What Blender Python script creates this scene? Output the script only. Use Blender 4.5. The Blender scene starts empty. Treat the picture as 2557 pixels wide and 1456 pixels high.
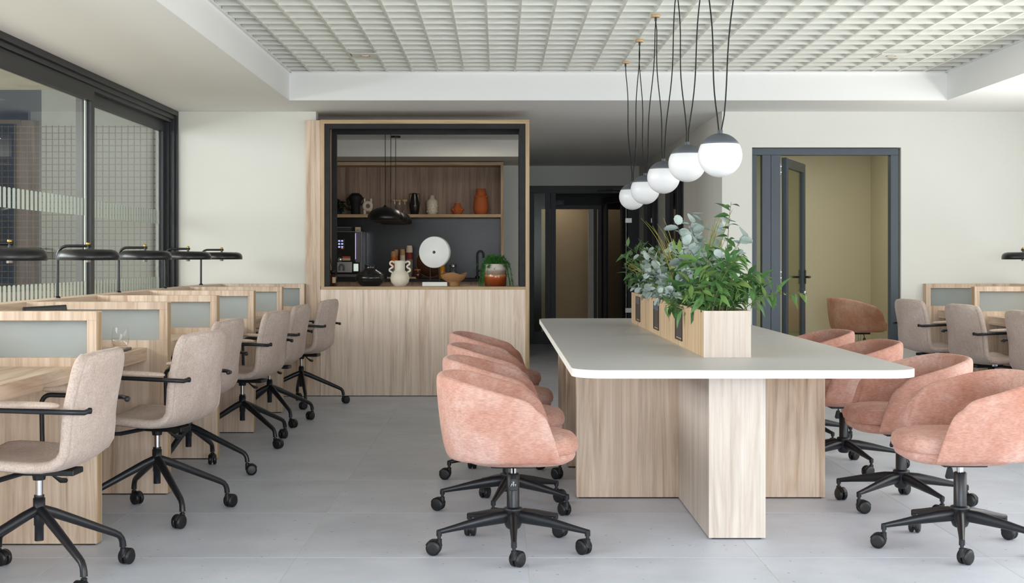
import bpy, bmesh, math, random
from mathutils import Vector, Matrix, Euler

# ------------------------------------------------------------------ camera, world, lights, exposure
scene = bpy.context.scene
COL = scene.collection
PI = math.pi
R = math.radians
EYE = 1.20                                     # eye height; the camera looks along +Y
cam_d = bpy.data.cameras.new('camera')
cam = bpy.data.objects.new('camera', cam_d)
COL.objects.link(cam)
cam.location = (0, 0, EYE)
cam.rotation_euler = (PI / 2, 0, 0)
cam_d.sensor_width = 36.0
cam_d.lens = 3300.0 / 2557.0 * 36.0
cam_d.shift_x = 32.5 / 2557.0
cam_d.shift_y = -84.0 / 2557.0
cam_d.clip_end = 200
scene.camera = cam

world = bpy.data.worlds.new('sky')
scene.world = world
world.use_nodes = True
wb = world.node_tree.nodes['Background']
wb.inputs['Color'].default_value = (0.86, 0.93, 1.0, 1)
wb.inputs['Strength'].default_value = 2.6

def area_light(name, loc, rot, sx, sy, power, color):
    d = bpy.data.lights.new(name, 'AREA')
    d.shape = 'RECTANGLE'
    d.size, d.size_y = sx, sy
    d.energy = power
    d.color = color
    o = bpy.data.objects.new(name, d)
    COL.objects.link(o)
    o.location = loc
    o.rotation_euler = rot
    return o

# daylight falling through the window walls to the right, behind the camera and over the terrace
area_light('daylight_right', (5.25, 5.2, 1.40), (0, R(80), 0), 2.2, 9.0, 400, (1.0, 0.96, 0.91))
gr = area_light('daylight_ground_right', (5.45, 5.4, 0.40), (0, R(137), 0), 0.7, 9.0, 250, (1.0, 0.97, 0.90))
gr.data.spread = R(95)
area_light('daylight_behind', (1.8, -2.45, 1.45), (R(76), 0, 0), 5.6, 2.2, 880, (0.87, 0.92, 1.0))
area_light('daylight_terrace', (-5.6, 4.6, 2.2), (0, -R(70), 0), 1.6, 8.0, 900, (0.97, 0.98, 1.0))

scene.view_settings.view_transform = 'Standard'
scene.view_settings.look = 'None'
scene.view_settings.gamma = 1.0
scene.view_settings.use_curve_mapping = False
scene.view_settings.exposure = -0.76

random.seed(7)

# ------------------------------------------------------------------ materials
MATS = {}

def srgb(r, g, b):
    f = lambda c: ((c / 255.0) / 12.92) if c / 255.0 <= 0.04045 else ((c / 255.0 + 0.055) / 1.055) ** 2.4
    return (f(r), f(g), f(b), 1.0)

def new_mat(name):
    m = bpy.data.materials.new(name)
    m.use_nodes = True
    MATS[name] = m
    return m, m.node_tree, m.node_tree.nodes['Principled BSDF']

def mixcol(nt, a, b, fac, blend='MIX'):
    n = nt.nodes.new('ShaderNodeMix')
    n.data_type = 'RGBA'
    n.blend_type = blend
    for sock, v in ((n.inputs[6], a), (n.inputs[7], b)):
        if hasattr(v, 'is_output'):
            nt.links.new(v, sock)
        else:
            sock.default_value = v
    if hasattr(fac, 'is_output'):
        nt.links.new(fac, n.inputs[0])
    else:
        n.inputs[0].default_value = fac
    return n.outputs[2]

def noise(nt, vec, scale, detail=3.0, rough=0.55, dist=0.0):
    n = nt.nodes.new('ShaderNodeTexNoise')
    n.inputs['Scale'].default_value = scale
    n.inputs['Detail'].default_value = detail
    n.inputs['Roughness'].default_value = rough
    n.inputs['Distortion'].default_value = dist
    if vec is not None:
        nt.links.new(vec, n.inputs['Vector'])
    return n.outputs['Fac']

def ramp(nt, fac, stops):
    n = nt.nodes.new('ShaderNodeValToRGB')
    e = n.color_ramp.elements
    e[0].position, e[0].color = stops[0]
    e[1].position, e[1].color = stops[1]
    for p, c in stops[2:]:
        x = e.new(p)
        x.color = c
    nt.links.new(fac, n.inputs['Fac'])
    return n.outputs['Color']

def obj_coord(nt, scale=(1, 1, 1), rand=0.0):
    tc = nt.nodes.new('ShaderNodeTexCoord')
    out = tc.outputs['Object']
    if rand:
        oi = nt.nodes.new('ShaderNodeObjectInfo')
        mu = nt.nodes.new('ShaderNodeMath'); mu.operation = 'MULTIPLY'
        mu.inputs[1].default_value = rand
        nt.links.new(oi.outputs['Random'], mu.inputs[0])
        va = nt.nodes.new('ShaderNodeVectorMath'); va.operation = 'ADD'
        nt.links.new(out, va.inputs[0]); nt.links.new(mu.outputs[0], va.inputs[1])
        out = va.outputs[0]
    mp = nt.nodes.new('ShaderNodeMapping')
    mp.inputs['Scale'].default_value = scale
    nt.links.new(out, mp.inputs['Vector'])
    return mp.outputs['Vector']

def bump(nt, bsdf, height, strength, distance=0.002):
    b = nt.nodes.new('ShaderNodeBump')
    b.inputs['Strength'].default_value = strength
    b.inputs['Distance'].default_value = distance
    nt.links.new(height, b.inputs['Height'])
    nt.links.new(b.outputs['Normal'], bsdf.inputs['Normal'])

def plain(name, rgb, rough=0.5, metal=0.0, vary=0.05, vscale=6.0, sheen=0.0, coat=0.0, bumps=None, emit=None, spec=0.5):
    m, nt, b = new_mat(name)
    c = srgb(*rgb)
    v = obj_coord(nt)
    f = noise(nt, v, vscale, 3.0)
    dark = (c[0] * (1 - vary), c[1] * (1 - vary), c[2] * (1 - vary), 1)
    lite = (min(1, c[0] * (1 + vary)), min(1, c[1] * (1 + vary)), min(1, c[2] * (1 + vary)), 1)
    nt.links.new(ramp(nt, f, [(0.3, dark), (0.7, lite)]), b.inputs['Base Color'])
    b.inputs['Roughness'].default_value = rough
    b.inputs['Metallic'].default_value = metal
    b.inputs['Specular IOR Level'].default_value = spec
    if sheen:
        b.inputs['Sheen Weight'].default_value = sheen
        b.inputs['Sheen Roughness'].default_value = 0.4
    if coat:
        b.inputs['Coat Weight'].default_value = coat
    if bumps:
        bump(nt, b, noise(nt, v, bumps[0], 4.0), bumps[1], bumps[2])
    if emit:
        b.inputs['Emission Color'].default_value = srgb(*emit[0])
        b.inputs['Emission Strength'].default_value = emit[1]
    return m

def wood(name, axis, light, mid, dark, rough=0.5, rand=7.0, con=0.44):
    m, nt, b = new_mat(name)
    k = {'x': 0, 'y': 1, 'z': 2}[axis]
    s1 = [10.0] * 3; s1[k] = 0.6
    s2 = [70.0] * 3; s2[k] = 1.6
    s3 = [36.0] * 3; s3[k] = 1.3
    v1 = obj_coord(nt, s1, rand); v2 = obj_coord(nt, s2, rand); v3 = obj_coord(nt, s3, rand)
    a = noise(nt, v1, 1.0, 5.0, 0.62, 1.6)
    c1 = ramp(nt, a, [(0.33, srgb(*dark)), (0.46, srgb(*mid)), (0.60, srgb(*light))])
    st = ramp(nt, noise(nt, v3, 1.0, 4.0, 0.65, 0.7), [(0.33, (0.50, 0.46, 0.42, 1)), (0.44, (0.88, 0.87, 0.86, 1)), (0.52, (1, 1, 1, 1))])
    c2 = mixcol(nt, c1, st, con, 'MULTIPLY')
    s4 = [3.2] * 3; s4[k] = 0.9
    vo = nt.nodes.new('ShaderNodeTexVoronoi'); vo.inputs['Scale'].default_value = 1.0
    nt.links.new(obj_coord(nt, s4, rand), vo.inputs['Vector'])
    kn = ramp(nt, vo.outputs['Distance'], [(0.035, (0.55, 0.50, 0.45, 1)), (0.09, (1, 1, 1, 1))])
    c2 = mixcol(nt, c2, kn, 0.45, 'MULTIPLY')
    fi = ramp(nt, noise(nt, v2, 1.0, 2.0), [(0.35, (0.80, 0.78, 0.76, 1)), (0.62, (1, 1, 1, 1))])
    c3 = mixcol(nt, c2, fi, 0.55, 'MULTIPLY')
    nt.links.new(c3, b.inputs['Base Color'])
    b.inputs['Roughness'].default_value = rough
    b.inputs['Specular IOR Level'].default_value = 0.35
    bump(nt, b, noise(nt, v2, 1.0, 2.0), 0.12, 0.001)
    return m

OAK = ((227, 205, 184), (215, 191, 168), (190, 161, 135))
for ax in 'xyz':
    wood('oak_' + ax, ax, *OAK)
wood('oak_pale_z', 'z', (214, 186, 152), (203, 173, 138), (186, 156, 121))
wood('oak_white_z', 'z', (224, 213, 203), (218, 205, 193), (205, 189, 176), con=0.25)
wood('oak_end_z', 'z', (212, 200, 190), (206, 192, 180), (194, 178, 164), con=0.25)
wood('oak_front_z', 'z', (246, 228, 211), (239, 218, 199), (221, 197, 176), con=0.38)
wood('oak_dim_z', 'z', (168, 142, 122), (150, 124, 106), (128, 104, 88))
for ax in 'xyz':
    wood('oak_edge_' + ax, ax, (202, 174, 138), (190, 161, 126), (174, 145, 111))

plain('wall_paint', (225, 224, 216), 0.85, vary=0.012, vscale=1.2, bumps=(60, 0.04, 0.002), spec=0.2)
plain('ceiling_paint', (243, 243, 241), 0.9, vary=0.01, vscale=1.0, spec=0.15)
plain('grille_paint', (228, 228, 220), 0.55, vary=0.015, vscale=2.0, spec=0.3)
plain('plenum_paint', (190, 190, 186), 0.9, spec=0.1)
plain('olive_paint', (214, 208, 184), 0.85, vary=0.02, vscale=1.0, spec=0.15)
plain('grout', (212, 211, 208), 0.9)
plain('black_metal', (22, 22, 25), 0.38, vary=0.06)
plain('black_lamp', (20, 20, 22), 0.33, vary=0.05)
plain('black_plastic', (19, 20, 23), 0.42, vary=0.08)
plain('chair_metal', (25, 27, 32), 0.36, vary=0.06)
plain('window_metal', (27, 29, 33), 0.42, vary=0.05)
plain('corridor_metal', (60, 60, 63), 0.45, vary=0.08, spec=0.3)
plain('door_metal', (64, 74, 84), 0.42, vary=0.05, vscale=2)
plain('raw_steel', (36, 35, 36), 0.45, metal=0.1, vary=0.22, vscale=9, spec=0.25)
plain('splash_steel', (24, 23, 23), 0.26, metal=0.25, vary=0.25, vscale=3)
plain('chrome', (210, 210, 212), 0.15, metal=1.0)
plain('brass', (205, 160, 75), 0.28, metal=1.0)
plain('hinge_steel', (190, 186, 178), 0.3, metal=1.0)
plain('shade_white', (232, 230, 224), 0.6)
plain('tabletop_laminate', (201, 199, 196), 0.42, vary=0.012, vscale=3)
plain('table_edge', (240, 237, 231), 0.5)
plain('globe_cap', (88, 92, 98), 0.5)
plain('cord_black', (16, 16, 17), 0.7)
plain('rose_wood', (205, 168, 125), 0.5, vary=0.12, vscale=30)
plain('concrete', (196, 190, 172), 0.9, vary=0.15, vscale=3)
plain('terrace_wall', (150, 150, 138), 0.85, vary=0.05)
plain('terrace_blue', (46, 58, 72), 0.8, vary=0.2, vscale=2)
plain('mesh_rust', (92, 84, 74), 0.7, vary=0.1)
plain('socket_bronze', (62, 54, 48), 0.35, metal=0.5)
plain('socket_brush', (92, 98, 108), 0.7)
plain('terracotta', (186, 96, 48), 0.75, bumps=(120, 0.15, 0.002))
plain('ceramic_cream', (222, 214, 197), 0.6, bumps=(90, 0.12, 0.002))
plain('ceramic_gloss_cream', (216, 205, 184), 0.3)
plain('ceramic_black', (20, 20, 23), 0.25, coat=0.3)
plain('matt_black', (14, 14, 15), 0.7)
plain('stone_white', (226, 226, 222), 0.75, bumps=(40, 0.1, 0.002))
plain('soil', (40, 32, 26), 0.95, vary=0.4, vscale=60)
plain('amber_glass', (70, 34, 14), 0.12, coat=0.5)
plain('amber_liquid', (196, 130, 24), 0.2)
plain('paper_label', (206, 190, 160), 0.8)
plain('cup_orange', (196, 100, 40), 0.6, vary=0.15, vscale=40)
plain('cup_grey', (130, 122, 114), 0.6, vary=0.2, vscale=60)
plain('cup_red', (128, 34, 40), 0.6)
plain('cup_kraft', (182, 140, 96), 0.7)
plain('cup_cream', (214, 198, 176), 0.7)
plain('walnut_tray', (92, 62, 42), 0.5, vary=0.2, vscale=14)
plain('tray_rim', (150, 100, 62), 0.5)
plain('machine_black', (16, 16, 18), 0.18, coat=0.5)
plain('machine_silver', (172, 168, 162), 0.35, metal=0.5)
plain('machine_grey', (104, 98, 104), 0.45)
plain('led_white', (235, 225, 255), 0.5, emit=((215, 195, 255), 1.0))
plain('screen_lit', (230, 240, 235), 0.3, emit=((222, 238, 230), 0.9))
plain('icon_lit', (200, 200, 255), 0.3, emit=((190, 195, 255), 1.2))
plain('icon_orange', (230, 130, 60), 0.3, emit=((230, 130, 60), 0.6))
plain('tea_red', (200, 76, 42), 0.6)
plain('sign_dark', (26, 28, 28), 0.5)
plain('sign_letter', (112, 116, 112), 0.5)
plain('logo_white', (235, 235, 235), 0.5)
plain('tag_white', (230, 232, 240), 0.6)
plain('tag_blue', (60, 80, 150), 0.6)
plain('pale_green', (226, 236, 226), 0.3)
plain('laptop_dark', (30, 31, 35), 0.35)
plain('tablet_dark', (36, 39, 45), 0.3)
plain('leaf_dark', (22, 34, 18), 0.5, vary=0.3)
plain('stem_brown', (84, 74, 58), 0.7)
plain('stem_green', (84, 104, 58), 0.6)
plain('reed_black', (22, 20, 18), 0.8)
plain('lamp_panel', (250, 240, 220), 0.5, emit=((255, 232, 200), 4.0))
plain('baseboard_white', (214, 208, 196), 0.6)
plain('corridor_paint', (196, 178, 148), 0.85, vary=0.02, spec=0.15)
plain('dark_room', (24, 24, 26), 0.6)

def leaf_mat(name, a, b_, c, rough=0.5, trans=0.15):
    m, nt, b = new_mat(name)
    oi = nt.nodes.new('ShaderNodeObjectInfo')
    v = obj_coord(nt, (1, 1, 1), 5.0)
    f = noise(nt, v, 22.0, 3.0)
    base = ramp(nt, oi.outputs['Random'], [(0.0, srgb(*a)), (0.5, srgb(*b_)), (1.0, srgb(*c))])
    sp = ramp(nt, f, [(0.32, (0.72, 0.74, 0.70, 1)), (0.6, (1, 1, 1, 1))])
    nt.links.new(mixcol(nt, base, sp, 0.8, 'MULTIPLY'), b.inputs['Base Color'])
    b.inputs['Roughness'].default_value = rough
    b.inputs['Specular IOR Level'].default_value = 0.3
    b.inputs['Subsurface Weight'].default_value = 0.0
    return m
leaf_mat('eucalyptus', (168, 186, 180), (192, 205, 201), (132, 152, 142))
leaf_mat('green_leaf', (66, 106, 56), (88, 130, 74), (122, 148, 78), 0.4)
leaf_mat('dark_green_leaf', (52, 82, 46), (70, 104, 58), (96, 122, 78), 0.45)
leaf_mat('grass_leaf', (96, 122, 58), (150, 150, 62), (196, 168, 66), 0.5)
leaf_mat('fern_leaf', (52, 116, 40), (66, 132, 48), (40, 92, 34), 0.5)

def fabric(name, a, b_, c, sheen, weave, wv=(60, 60, 260)):
    m, nt, b = new_mat(name)
    v = obj_coord(nt, (1, 1, 1), 3.0)
    big = noise(nt, v, 5.0, 4.0, 0.6, 0.4)
    mid = noise(nt, v, 45.0, 3.0)
    v2 = obj_coord(nt, wv, 3.0)
    fine = noise(nt, v2, 1.0, 2.0)
    fine2 = noise(nt, v, weave, 3.0)
    base = ramp(nt, big, [(0.3, srgb(*a)), (0.5, srgb(*b_)), (0.72, srgb(*c))])
    q = mixcol(nt, base, ramp(nt, mid, [(0.3, (0.86, 0.84, 0.83, 1)), (0.65, (1.05, 1.04, 1.04, 1))]), 0.6, 'MULTIPLY')
    q = mixcol(nt, q, ramp(nt, fine, [(0.3, (0.74, 0.71, 0.69, 1)), (0.65, (1.08, 1.08, 1.08, 1))]), 0.7, 'MULTIPLY')
    nt.links.new(q, b.inputs['Base Color'])
    b.inputs['Roughness'].default_value = 0.9
    b.inputs['Specular IOR Level'].default_value = 0.15
    b.inputs['Sheen Weight'].default_value = sheen
    b.inputs['Sheen Roughness'].default_value = 0.45
    b.inputs['Sheen Tint'].default_value = srgb(*c)
    bump(nt, b, fine2, 0.25, 0.0015)
    return m
fabric('peach_velvet', (190, 136, 118), (203, 156, 141), (215, 181, 170), 0.35, 260.0)
fabric('beige_felt', (192, 174, 163), (201, 184, 174), (211, 197, 188), 0.12, 300.0, (150, 150, 150))
fabric('beige_felt_pad', (186, 166, 152), (196, 178, 165), (206, 189, 177), 0.12, 300.0, (150, 150, 150))

def tile_mat():
    m, nt, b = new_mat('stone_tile')
    v = obj_coord(nt, (1, 1, 1), 37.0)
    oi = nt.nodes.new('ShaderNodeObjectInfo')
    tone = ramp(nt, oi.outputs['Random'], [(0.0, srgb(206, 212, 224)), (1.0, srgb(213, 219, 231))])
    cl = noise(nt, v, 3.0, 5.0, 0.6)
    q = mixcol(nt, tone, ramp(nt, cl, [(0.3, (0.86, 0.86, 0.86, 1)), (0.7, (1.06, 1.06, 1.06, 1))]), 0.9, 'MULTIPLY')
    fl = noise(nt, v, 70.0, 2.0)
    q = mixcol(nt, q, srgb(214, 214, 212), ramp(nt, fl, [(0.62, (0, 0, 0, 1)), (0.72, (0.6, 0.6, 0.6, 1))]))
    vo = nt.nodes.new('ShaderNodeTexVoronoi')
    vo.inputs['Scale'].default_value = 15.0
    vo.voronoi_dimensions = '2D'
    nt.links.new(v, vo.inputs['Vector'])
    sc_ = nt.nodes.new('ShaderNodeSeparateColor')
    nt.links.new(vo.outputs['Color'], sc_.inputs[0])
    def mth(op, a, b_):
        n_ = nt.nodes.new('ShaderNodeMath'); n_.operation = op
        for i_, v_ in enumerate((a, b_)):
            if hasattr(v_, 'is_output'): nt.links.new(v_, n_.inputs[i_])
            else: n_.inputs[i_].default_value = v_
        return n_.outputs[0]
    size = mth('MULTIPLY', mth('POWER', sc_.outputs[1], 3.0), 0.085)
    mask = mth('MULTIPLY', mth('LESS_THAN', vo.outputs['Distance'], size), mth('MULTIPLY', mth('GREATER_THAN', sc_.outputs[0], 0.45), 0.6))
    q = mixcol(nt, q, srgb(96, 94, 92), mask)
    nt.links.new(q, b.inputs['Base Color'])
    b.inputs['Roughness'].default_value = 0.42
    b.inputs['Specular IOR Level'].default_value = 0.4
    bump(nt, b, fl, 0.05, 0.001)
tile_mat()

def glass_mat(name, tint, ior=1.5, rough=0.0, frost=0.0):
    """thin pane: clear transmission, fresnel reflection, a share of frosted scatter"""
    m = bpy.data.materials.new(name)
    m.use_nodes = True
    nt = m.node_tree
    nt.nodes.clear()
    out = nt.nodes.new('ShaderNodeOutputMaterial')
    tr = nt.nodes.new('ShaderNodeBsdfTransparent'); tr.inputs[0].default_value = tint
    gl = nt.nodes.new('ShaderNodeBsdfGlossy'); gl.inputs['Roughness'].default_value = rough
    geo = nt.nodes.new('ShaderNodeNewGeometry')
    dt = nt.nodes.new('ShaderNodeVectorMath'); dt.operation = 'DOT_PRODUCT'
    nt.links.new(geo.outputs['Incoming'], dt.inputs[0]); nt.links.new(geo.outputs['Normal'], dt.inputs[1])
    def mth(op, a, b=None):
        q = nt.nodes.new('ShaderNodeMath'); q.operation = op
        for i_, v_ in enumerate((a, b)):
            if v_ is None: continue
            if hasattr(v_, 'is_output'): nt.links.new(v_, q.inputs[i_])
            else: q.inputs[i_].default_value = v_
        return q.outputs[0]
    f0 = ((ior - 1) / (ior + 1)) ** 2
    ca = mth('ABSOLUTE', dt.outputs['Value'])
    p5 = mth('POWER', mth('SUBTRACT', 1.0, ca), 5.0)
    frv = mth('ADD', mth('MULTIPLY', p5, 1 - f0), f0)
    base = tr.outputs[0]
    if frost:
        v = obj_coord(nt, (1, 1, 1))
        df = nt.nodes.new('ShaderNodeBsdfDiffuse')
        nt.links.new(ramp(nt, noise(nt, v, 4.0), [(0.3, (tint[0] * .9, tint[1] * .9, tint[2] * .9, 1)), (0.7, tint)]), df.inputs[0])
        tl = nt.nodes.new('ShaderNodeBsdfTranslucent'); tl.inputs[0].default_value = tint
        ad = nt.nodes.new('ShaderNodeMixShader'); ad.inputs[0].default_value = 0.5
        nt.links.new(df.outputs[0], ad.inputs[1]); nt.links.new(tl.outputs[0], ad.inputs[2])
        mx = nt.nodes.new('ShaderNodeMixShader'); mx.inputs[0].default_value = frost
        nt.links.new(base, mx.inputs[1]); nt.links.new(ad.outputs[0], mx.inputs[2])
        base = mx.outputs[0]
    ms = nt.nodes.new('ShaderNodeMixShader')
    nt.links.new(frv, ms.inputs[0])
    nt.links.new(base, ms.inputs[1]); nt.links.new(gl.outputs[0], ms.inputs[2])
    nt.links.new(ms.outputs[0], out.inputs[0])
    MATS[name] = m
    return m
glass_mat('window_glass', (0.965, 0.975, 0.97, 1))
glass_mat('clear_glass', (0.995, 0.997, 0.997, 1), 1.45)
glass_mat('smoked_glass', (0.10, 0.10, 0.11, 1))
glass_mat('door_glass', (0.74, 0.78, 0.68, 1), 1.25, 0.15)
glass_mat('frosted_decal', (0.56, 0.62, 0.55, 1), 1.2, 0.3, 0.5)
glass_mat('fluted_glass', (0.63, 0.69, 0.69, 1), 1.35, 0.25, 0.9)
glass_mat('water', (0.985, 0.99, 0.995, 1), 1.33)

def opal_mat():
    m, nt, b = new_mat('opal_glass')
    v = obj_coord(nt)
    nt.links.new(ramp(nt, noise(nt, v, 3.0), [(0.3, srgb(226, 226, 227)), (0.7, srgb(232, 232, 233))]), b.inputs['Base Color'])
    b.inputs['Roughness'].default_value = 0.35
    b.inputs['Emission Color'].default_value = (1.0, 0.99, 1.0, 1)
    b.inputs['Emission Strength'].default_value = 0.03
opal_mat()

def pot_mat():
    m, nt, b = new_mat('banded_glaze')
    tc = nt.nodes.new('ShaderNodeTexCoord')
    sep = nt.nodes.new('ShaderNodeSeparateXYZ')
    nt.links.new(tc.outputs['Generated'], sep.inputs[0])
    nz = noise(nt, tc.outputs['Object'], 14.0, 3.0)
    ad = nt.nodes.new('ShaderNodeMath'); ad.operation = 'MULTIPLY_ADD'
    ad.inputs[1].default_value = 0.07
    nt.links.new(nz, ad.inputs[0]); nt.links.new(sep.outputs['Z'], ad.inputs[2])
    c = ramp(nt, ad.outputs[0], [(0.05, srgb(120, 50, 26)), (0.32, srgb(150, 66, 30)), (0.44, srgb(176, 90, 40)),
                                 (0.52, srgb(206, 150, 100)), (0.57, srgb(140, 112, 100)), (0.72, srgb(166, 146, 134)),
                                 (0.82, srgb(222, 214, 204))])
    nt.links.new(c, b.inputs['Base Color'])
    b.inputs['Roughness'].default_value = 0.12
pot_mat()

def woven_mat():
    m, nt, b = new_mat('woven_straw')
    tc = nt.nodes.new('ShaderNodeTexCoord')
    w = nt.nodes.new('ShaderNodeTexWave'); w.wave_type = 'BANDS'; w.bands_direction = 'DIAGONAL'
    w.inputs['Scale'].default_value = 110.0; w.inputs['Distortion'].default_value = 1.2
    nt.links.new(tc.outputs['Object'], w.inputs['Vector'])
    nt.links.new(ramp(nt, w.outputs['Fac'], [(0.2, srgb(128, 86, 50)), (0.7, srgb(188, 142, 96))]), b.inputs['Base Color'])
    b.inputs['Roughness'].default_value = 0.8
    bump(nt, b, w.outputs['Fac'], 0.5, 0.003)
woven_mat()

# ------------------------------------------------------------------ mesh helpers
class MB:
    def __init__(self):
        self.v = []; self.f = []; self.sm = []

    def add(self, verts, faces, smooth=False):
        o = len(self.v)
        self.v += [tuple(p) for p in verts]
        self.f += [tuple(i + o for i in f) for f in faces]
        self.sm += [smooth] * len(faces)
        return self

    def box(self, x0, x1, y0, y1, z0, z1):
        if x0 > x1: x0, x1 = x1, x0
        if y0 > y1: y0, y1 = y1, y0
        if z0 > z1: z0, z1 = z1, z0
        return self.add([(x0, y0, z0), (x1, y0, z0), (x1, y1, z0), (x0, y1, z0),
                         (x0, y0, z1), (x1, y0, z1), (x1, y1, z1), (x0, y1, z1)],
                        [(3, 2, 1, 0), (4, 5, 6, 7), (0, 1, 5, 4), (1, 2, 6, 5), (2, 3, 7, 6), (3, 0, 4, 7)])

    def lathe(self, prof, c=(0, 0, 0), seg=28, axis='z', cap=(True, True)):
        """prof = [(radius, height)...] turned about an axis through c"""
        vs = []; fs = []
        n = len(prof)
        for r, h in prof:
            for k in range(seg):
                a = 2 * PI * k / seg
                p = (r * math.cos(a), r * math.sin(a), h)
                if axis == 'x': p = (p[2], p[0], p[1])
                elif axis == 'y': p = (p[1], p[2], p[0])
                vs.append((p[0] + c[0], p[1] + c[1], p[2] + c[2]))
        for i in range(n - 1):
            for k in range(seg):
                k2 = (k + 1) % seg
                fs.append((i * seg + k, i * seg + k2, (i + 1) * seg + k2, (i + 1) * seg + k))
        self.add(vs, fs, True)
        if cap[0] and prof[0][0] > 1e-5:
            self.add([vs[k] for k in range(seg)], [tuple(reversed(range(seg)))])
        if cap[1] and prof[-1][0] > 1e-5:
            self.add([vs[(n - 1) * seg + k] for k in range(seg)], [tuple(range(seg))])
        return self

    def tube(self, pts, rad, seg=10, caps=True, flat=1.0, up=None):
        """round tube through pts; rad a number or a list; flat squashes it along the second frame axis"""
        pts = [Vector(p) for p in pts]
        n = len(pts)
        rr = rad if isinstance(rad, (list, tuple)) else [rad] * n
        t0 = (pts[1] - pts[0]).normalized()
        u = Vector(up) if up else (Vector((0, 0, 1)) if abs(t0.z) < 0.9 else Vector((1, 0, 0)))
        vs = []; fs = []
        for i in range(n):
            if i == 0: t = pts[1] - pts[0]
            elif i == n - 1: t = pts[-1] - pts[-2]
            else: t = (pts[i + 1] - pts[i]).normalized() + (pts[i] - pts[i - 1]).normalized()
            t.normalize()
            s = t.cross(u)
            if s.length < 1e-5: s = t.cross(Vector((0, 1, 0)))
            s.normalize()
            w = s.cross(t).normalized()
            u = w
            r = rr[i]
            ra, rb = (r if isinstance(r, tuple) else (r, r * flat))
            for k in range(seg):
                a = 2 * PI * k / seg
                vs.append(pts[i] + s * (ra * math.cos(a)) + w * (rb * math.sin(a)))
        for i in range(n - 1):
            for k in range(seg):
                k2 = (k + 1) % seg
                fs.append((i * seg + k, i * seg + k2, (i + 1) * seg + k2, (i + 1) * seg + k))
        self.add(vs, fs, True)
        if caps:
            self.add([vs[k] for k in range(seg)], [tuple(reversed(range(seg)))])
            self.add([vs[(n - 1) * seg + k] for k in range(seg)], [tuple(range(seg))])
        return self

    def prism(self, poly, z0, z1):
        n = len(poly)
        vs = [(x, y, z0) for x, y in poly] + [(x, y, z1) for x, y in poly]
        fs = [tuple(reversed(range(n))), tuple(range(n, 2 * n))]
        fs += [(k, (k + 1) % n, n + (k + 1) % n, n + k) for k in range(n)]
        return self.add(vs, fs)

    def grid(self, rows, smooth=True, closed=False):
        """rows = list of equal-length lists of points"""
        m = len(rows[0])
        vs = [p for r in rows for p in r]
        fs = []
        for i in range(len(rows) - 1):
            for j in range(m if closed else m - 1):
                j2 = (j + 1) % m
                fs.append((i * m + j, i * m + j2, (i + 1) * m + j2, (i + 1) * m + j))
        return self.add(vs, fs, smooth)

    def mesh(self, name, mat=None):
        me = bpy.data.meshes.new(name)
        me.from_pydata(self.v, [], self.f)
        me.polygons.foreach_set('use_smooth', self.sm)
        if mat: me.materials.append(MATS[mat])
        me.update()
        return me

    def build(self, name, mat, parent=None, bevel=0.0, fix=False, sub=0, solid=0.0):
        me = self.mesh(name, mat)
        if fix:
            bm = bmesh.new(); bm.from_mesh(me)
            bmesh.ops.remove_doubles(bm, verts=bm.verts, dist=1e-5)
            bmesh.ops.recalc_face_normals(bm, faces=bm.faces)
            bm.to_mesh(me); bm.free()
        o = bpy.data.objects.new(name, me)
        COL.objects.link(o)
        if parent: o.parent = parent
        if solid:
            s = o.modifiers.new('solid', 'SOLIDIFY'); s.thickness = solid; s.offset = 0.0
        if sub:
            s = o.modifiers.new('sub', 'SUBSURF'); s.levels = sub; s.render_levels = sub
        if bevel:
            b = o.modifiers.new('bevel', 'BEVEL'); b.width = bevel; b.segments = 2; b.limit_method = 'ANGLE'
            b.angle_limit = R(40)
        return o

def B(name, mat, parent, x0, x1, y0, y1, z0, z1, bevel=0.0):
    return MB().box(x0, x1, y0, y1, z0, z1).build(name, mat, parent, bevel)

def tag(o, label, cat, group=None):
    o['label'] = label
    o['category'] = cat
    if group: o['group'] = group
    return o

def structure(o):
    o['kind'] = 'structure'
    return o

def thing(name, label, cat, loc=(0, 0, 0), rz=0.0, group=None):
    o = bpy.data.objects.new(name, None)
    o.empty_display_size = 0.1
    COL.objects.link(o)
    o.location = loc
    o.rotation_euler = (0, 0, rz)
    return tag(o, label, cat, group)

def setting(name):
    o = bpy.data.objects.new(name, None)
    COL.objects.link(o)
    return structure(o)

def copy_tree(o, parent=None):
    c = o.copy()
    COL.objects.link(c)
    if parent is not None: c.parent = parent
    for ch in list(o.children):
        copy_tree(ch, c)
    return c

def arc(cx, cy, r, a0, a1, n):
    return [(cx + r * math.cos(a0 + (a1 - a0) * k / n), cy + r * math.sin(a0 + (a1 - a0) * k / n)) for k in range(n + 1)]

def smooth01(t):
    t = max(0.0, min(1.0, t))
    return t * t * (3 - 2 * t)

def clip_boxes(x0, x1, z0, z1, holes):
    """cut a wall rectangle (x, z) by door or window holes -> list of solid rectangles"""
    out = [(x0, x1, z0, z1)]
    for hx0, hx1, hz0, hz1 in holes:
        nxt = []
        for a, b, c, d in out:
            if hx1 <= a or hx0 >= b or hz1 <= c or hz0 >= d:
                nxt.append((a, b, c, d)); continue
            if hx0 > a: nxt.append((a, hx0, c, d))
            if hx1 < b: nxt.append((hx1, b, c, d))
            m0, m1 = max(a, hx0), min(b, hx1)
            if hz1 < d: nxt.append((m0, m1, hz1, d))
            if hz0 > c: nxt.append((m0, m1, c, hz0))
        out = nxt
    return out

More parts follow.
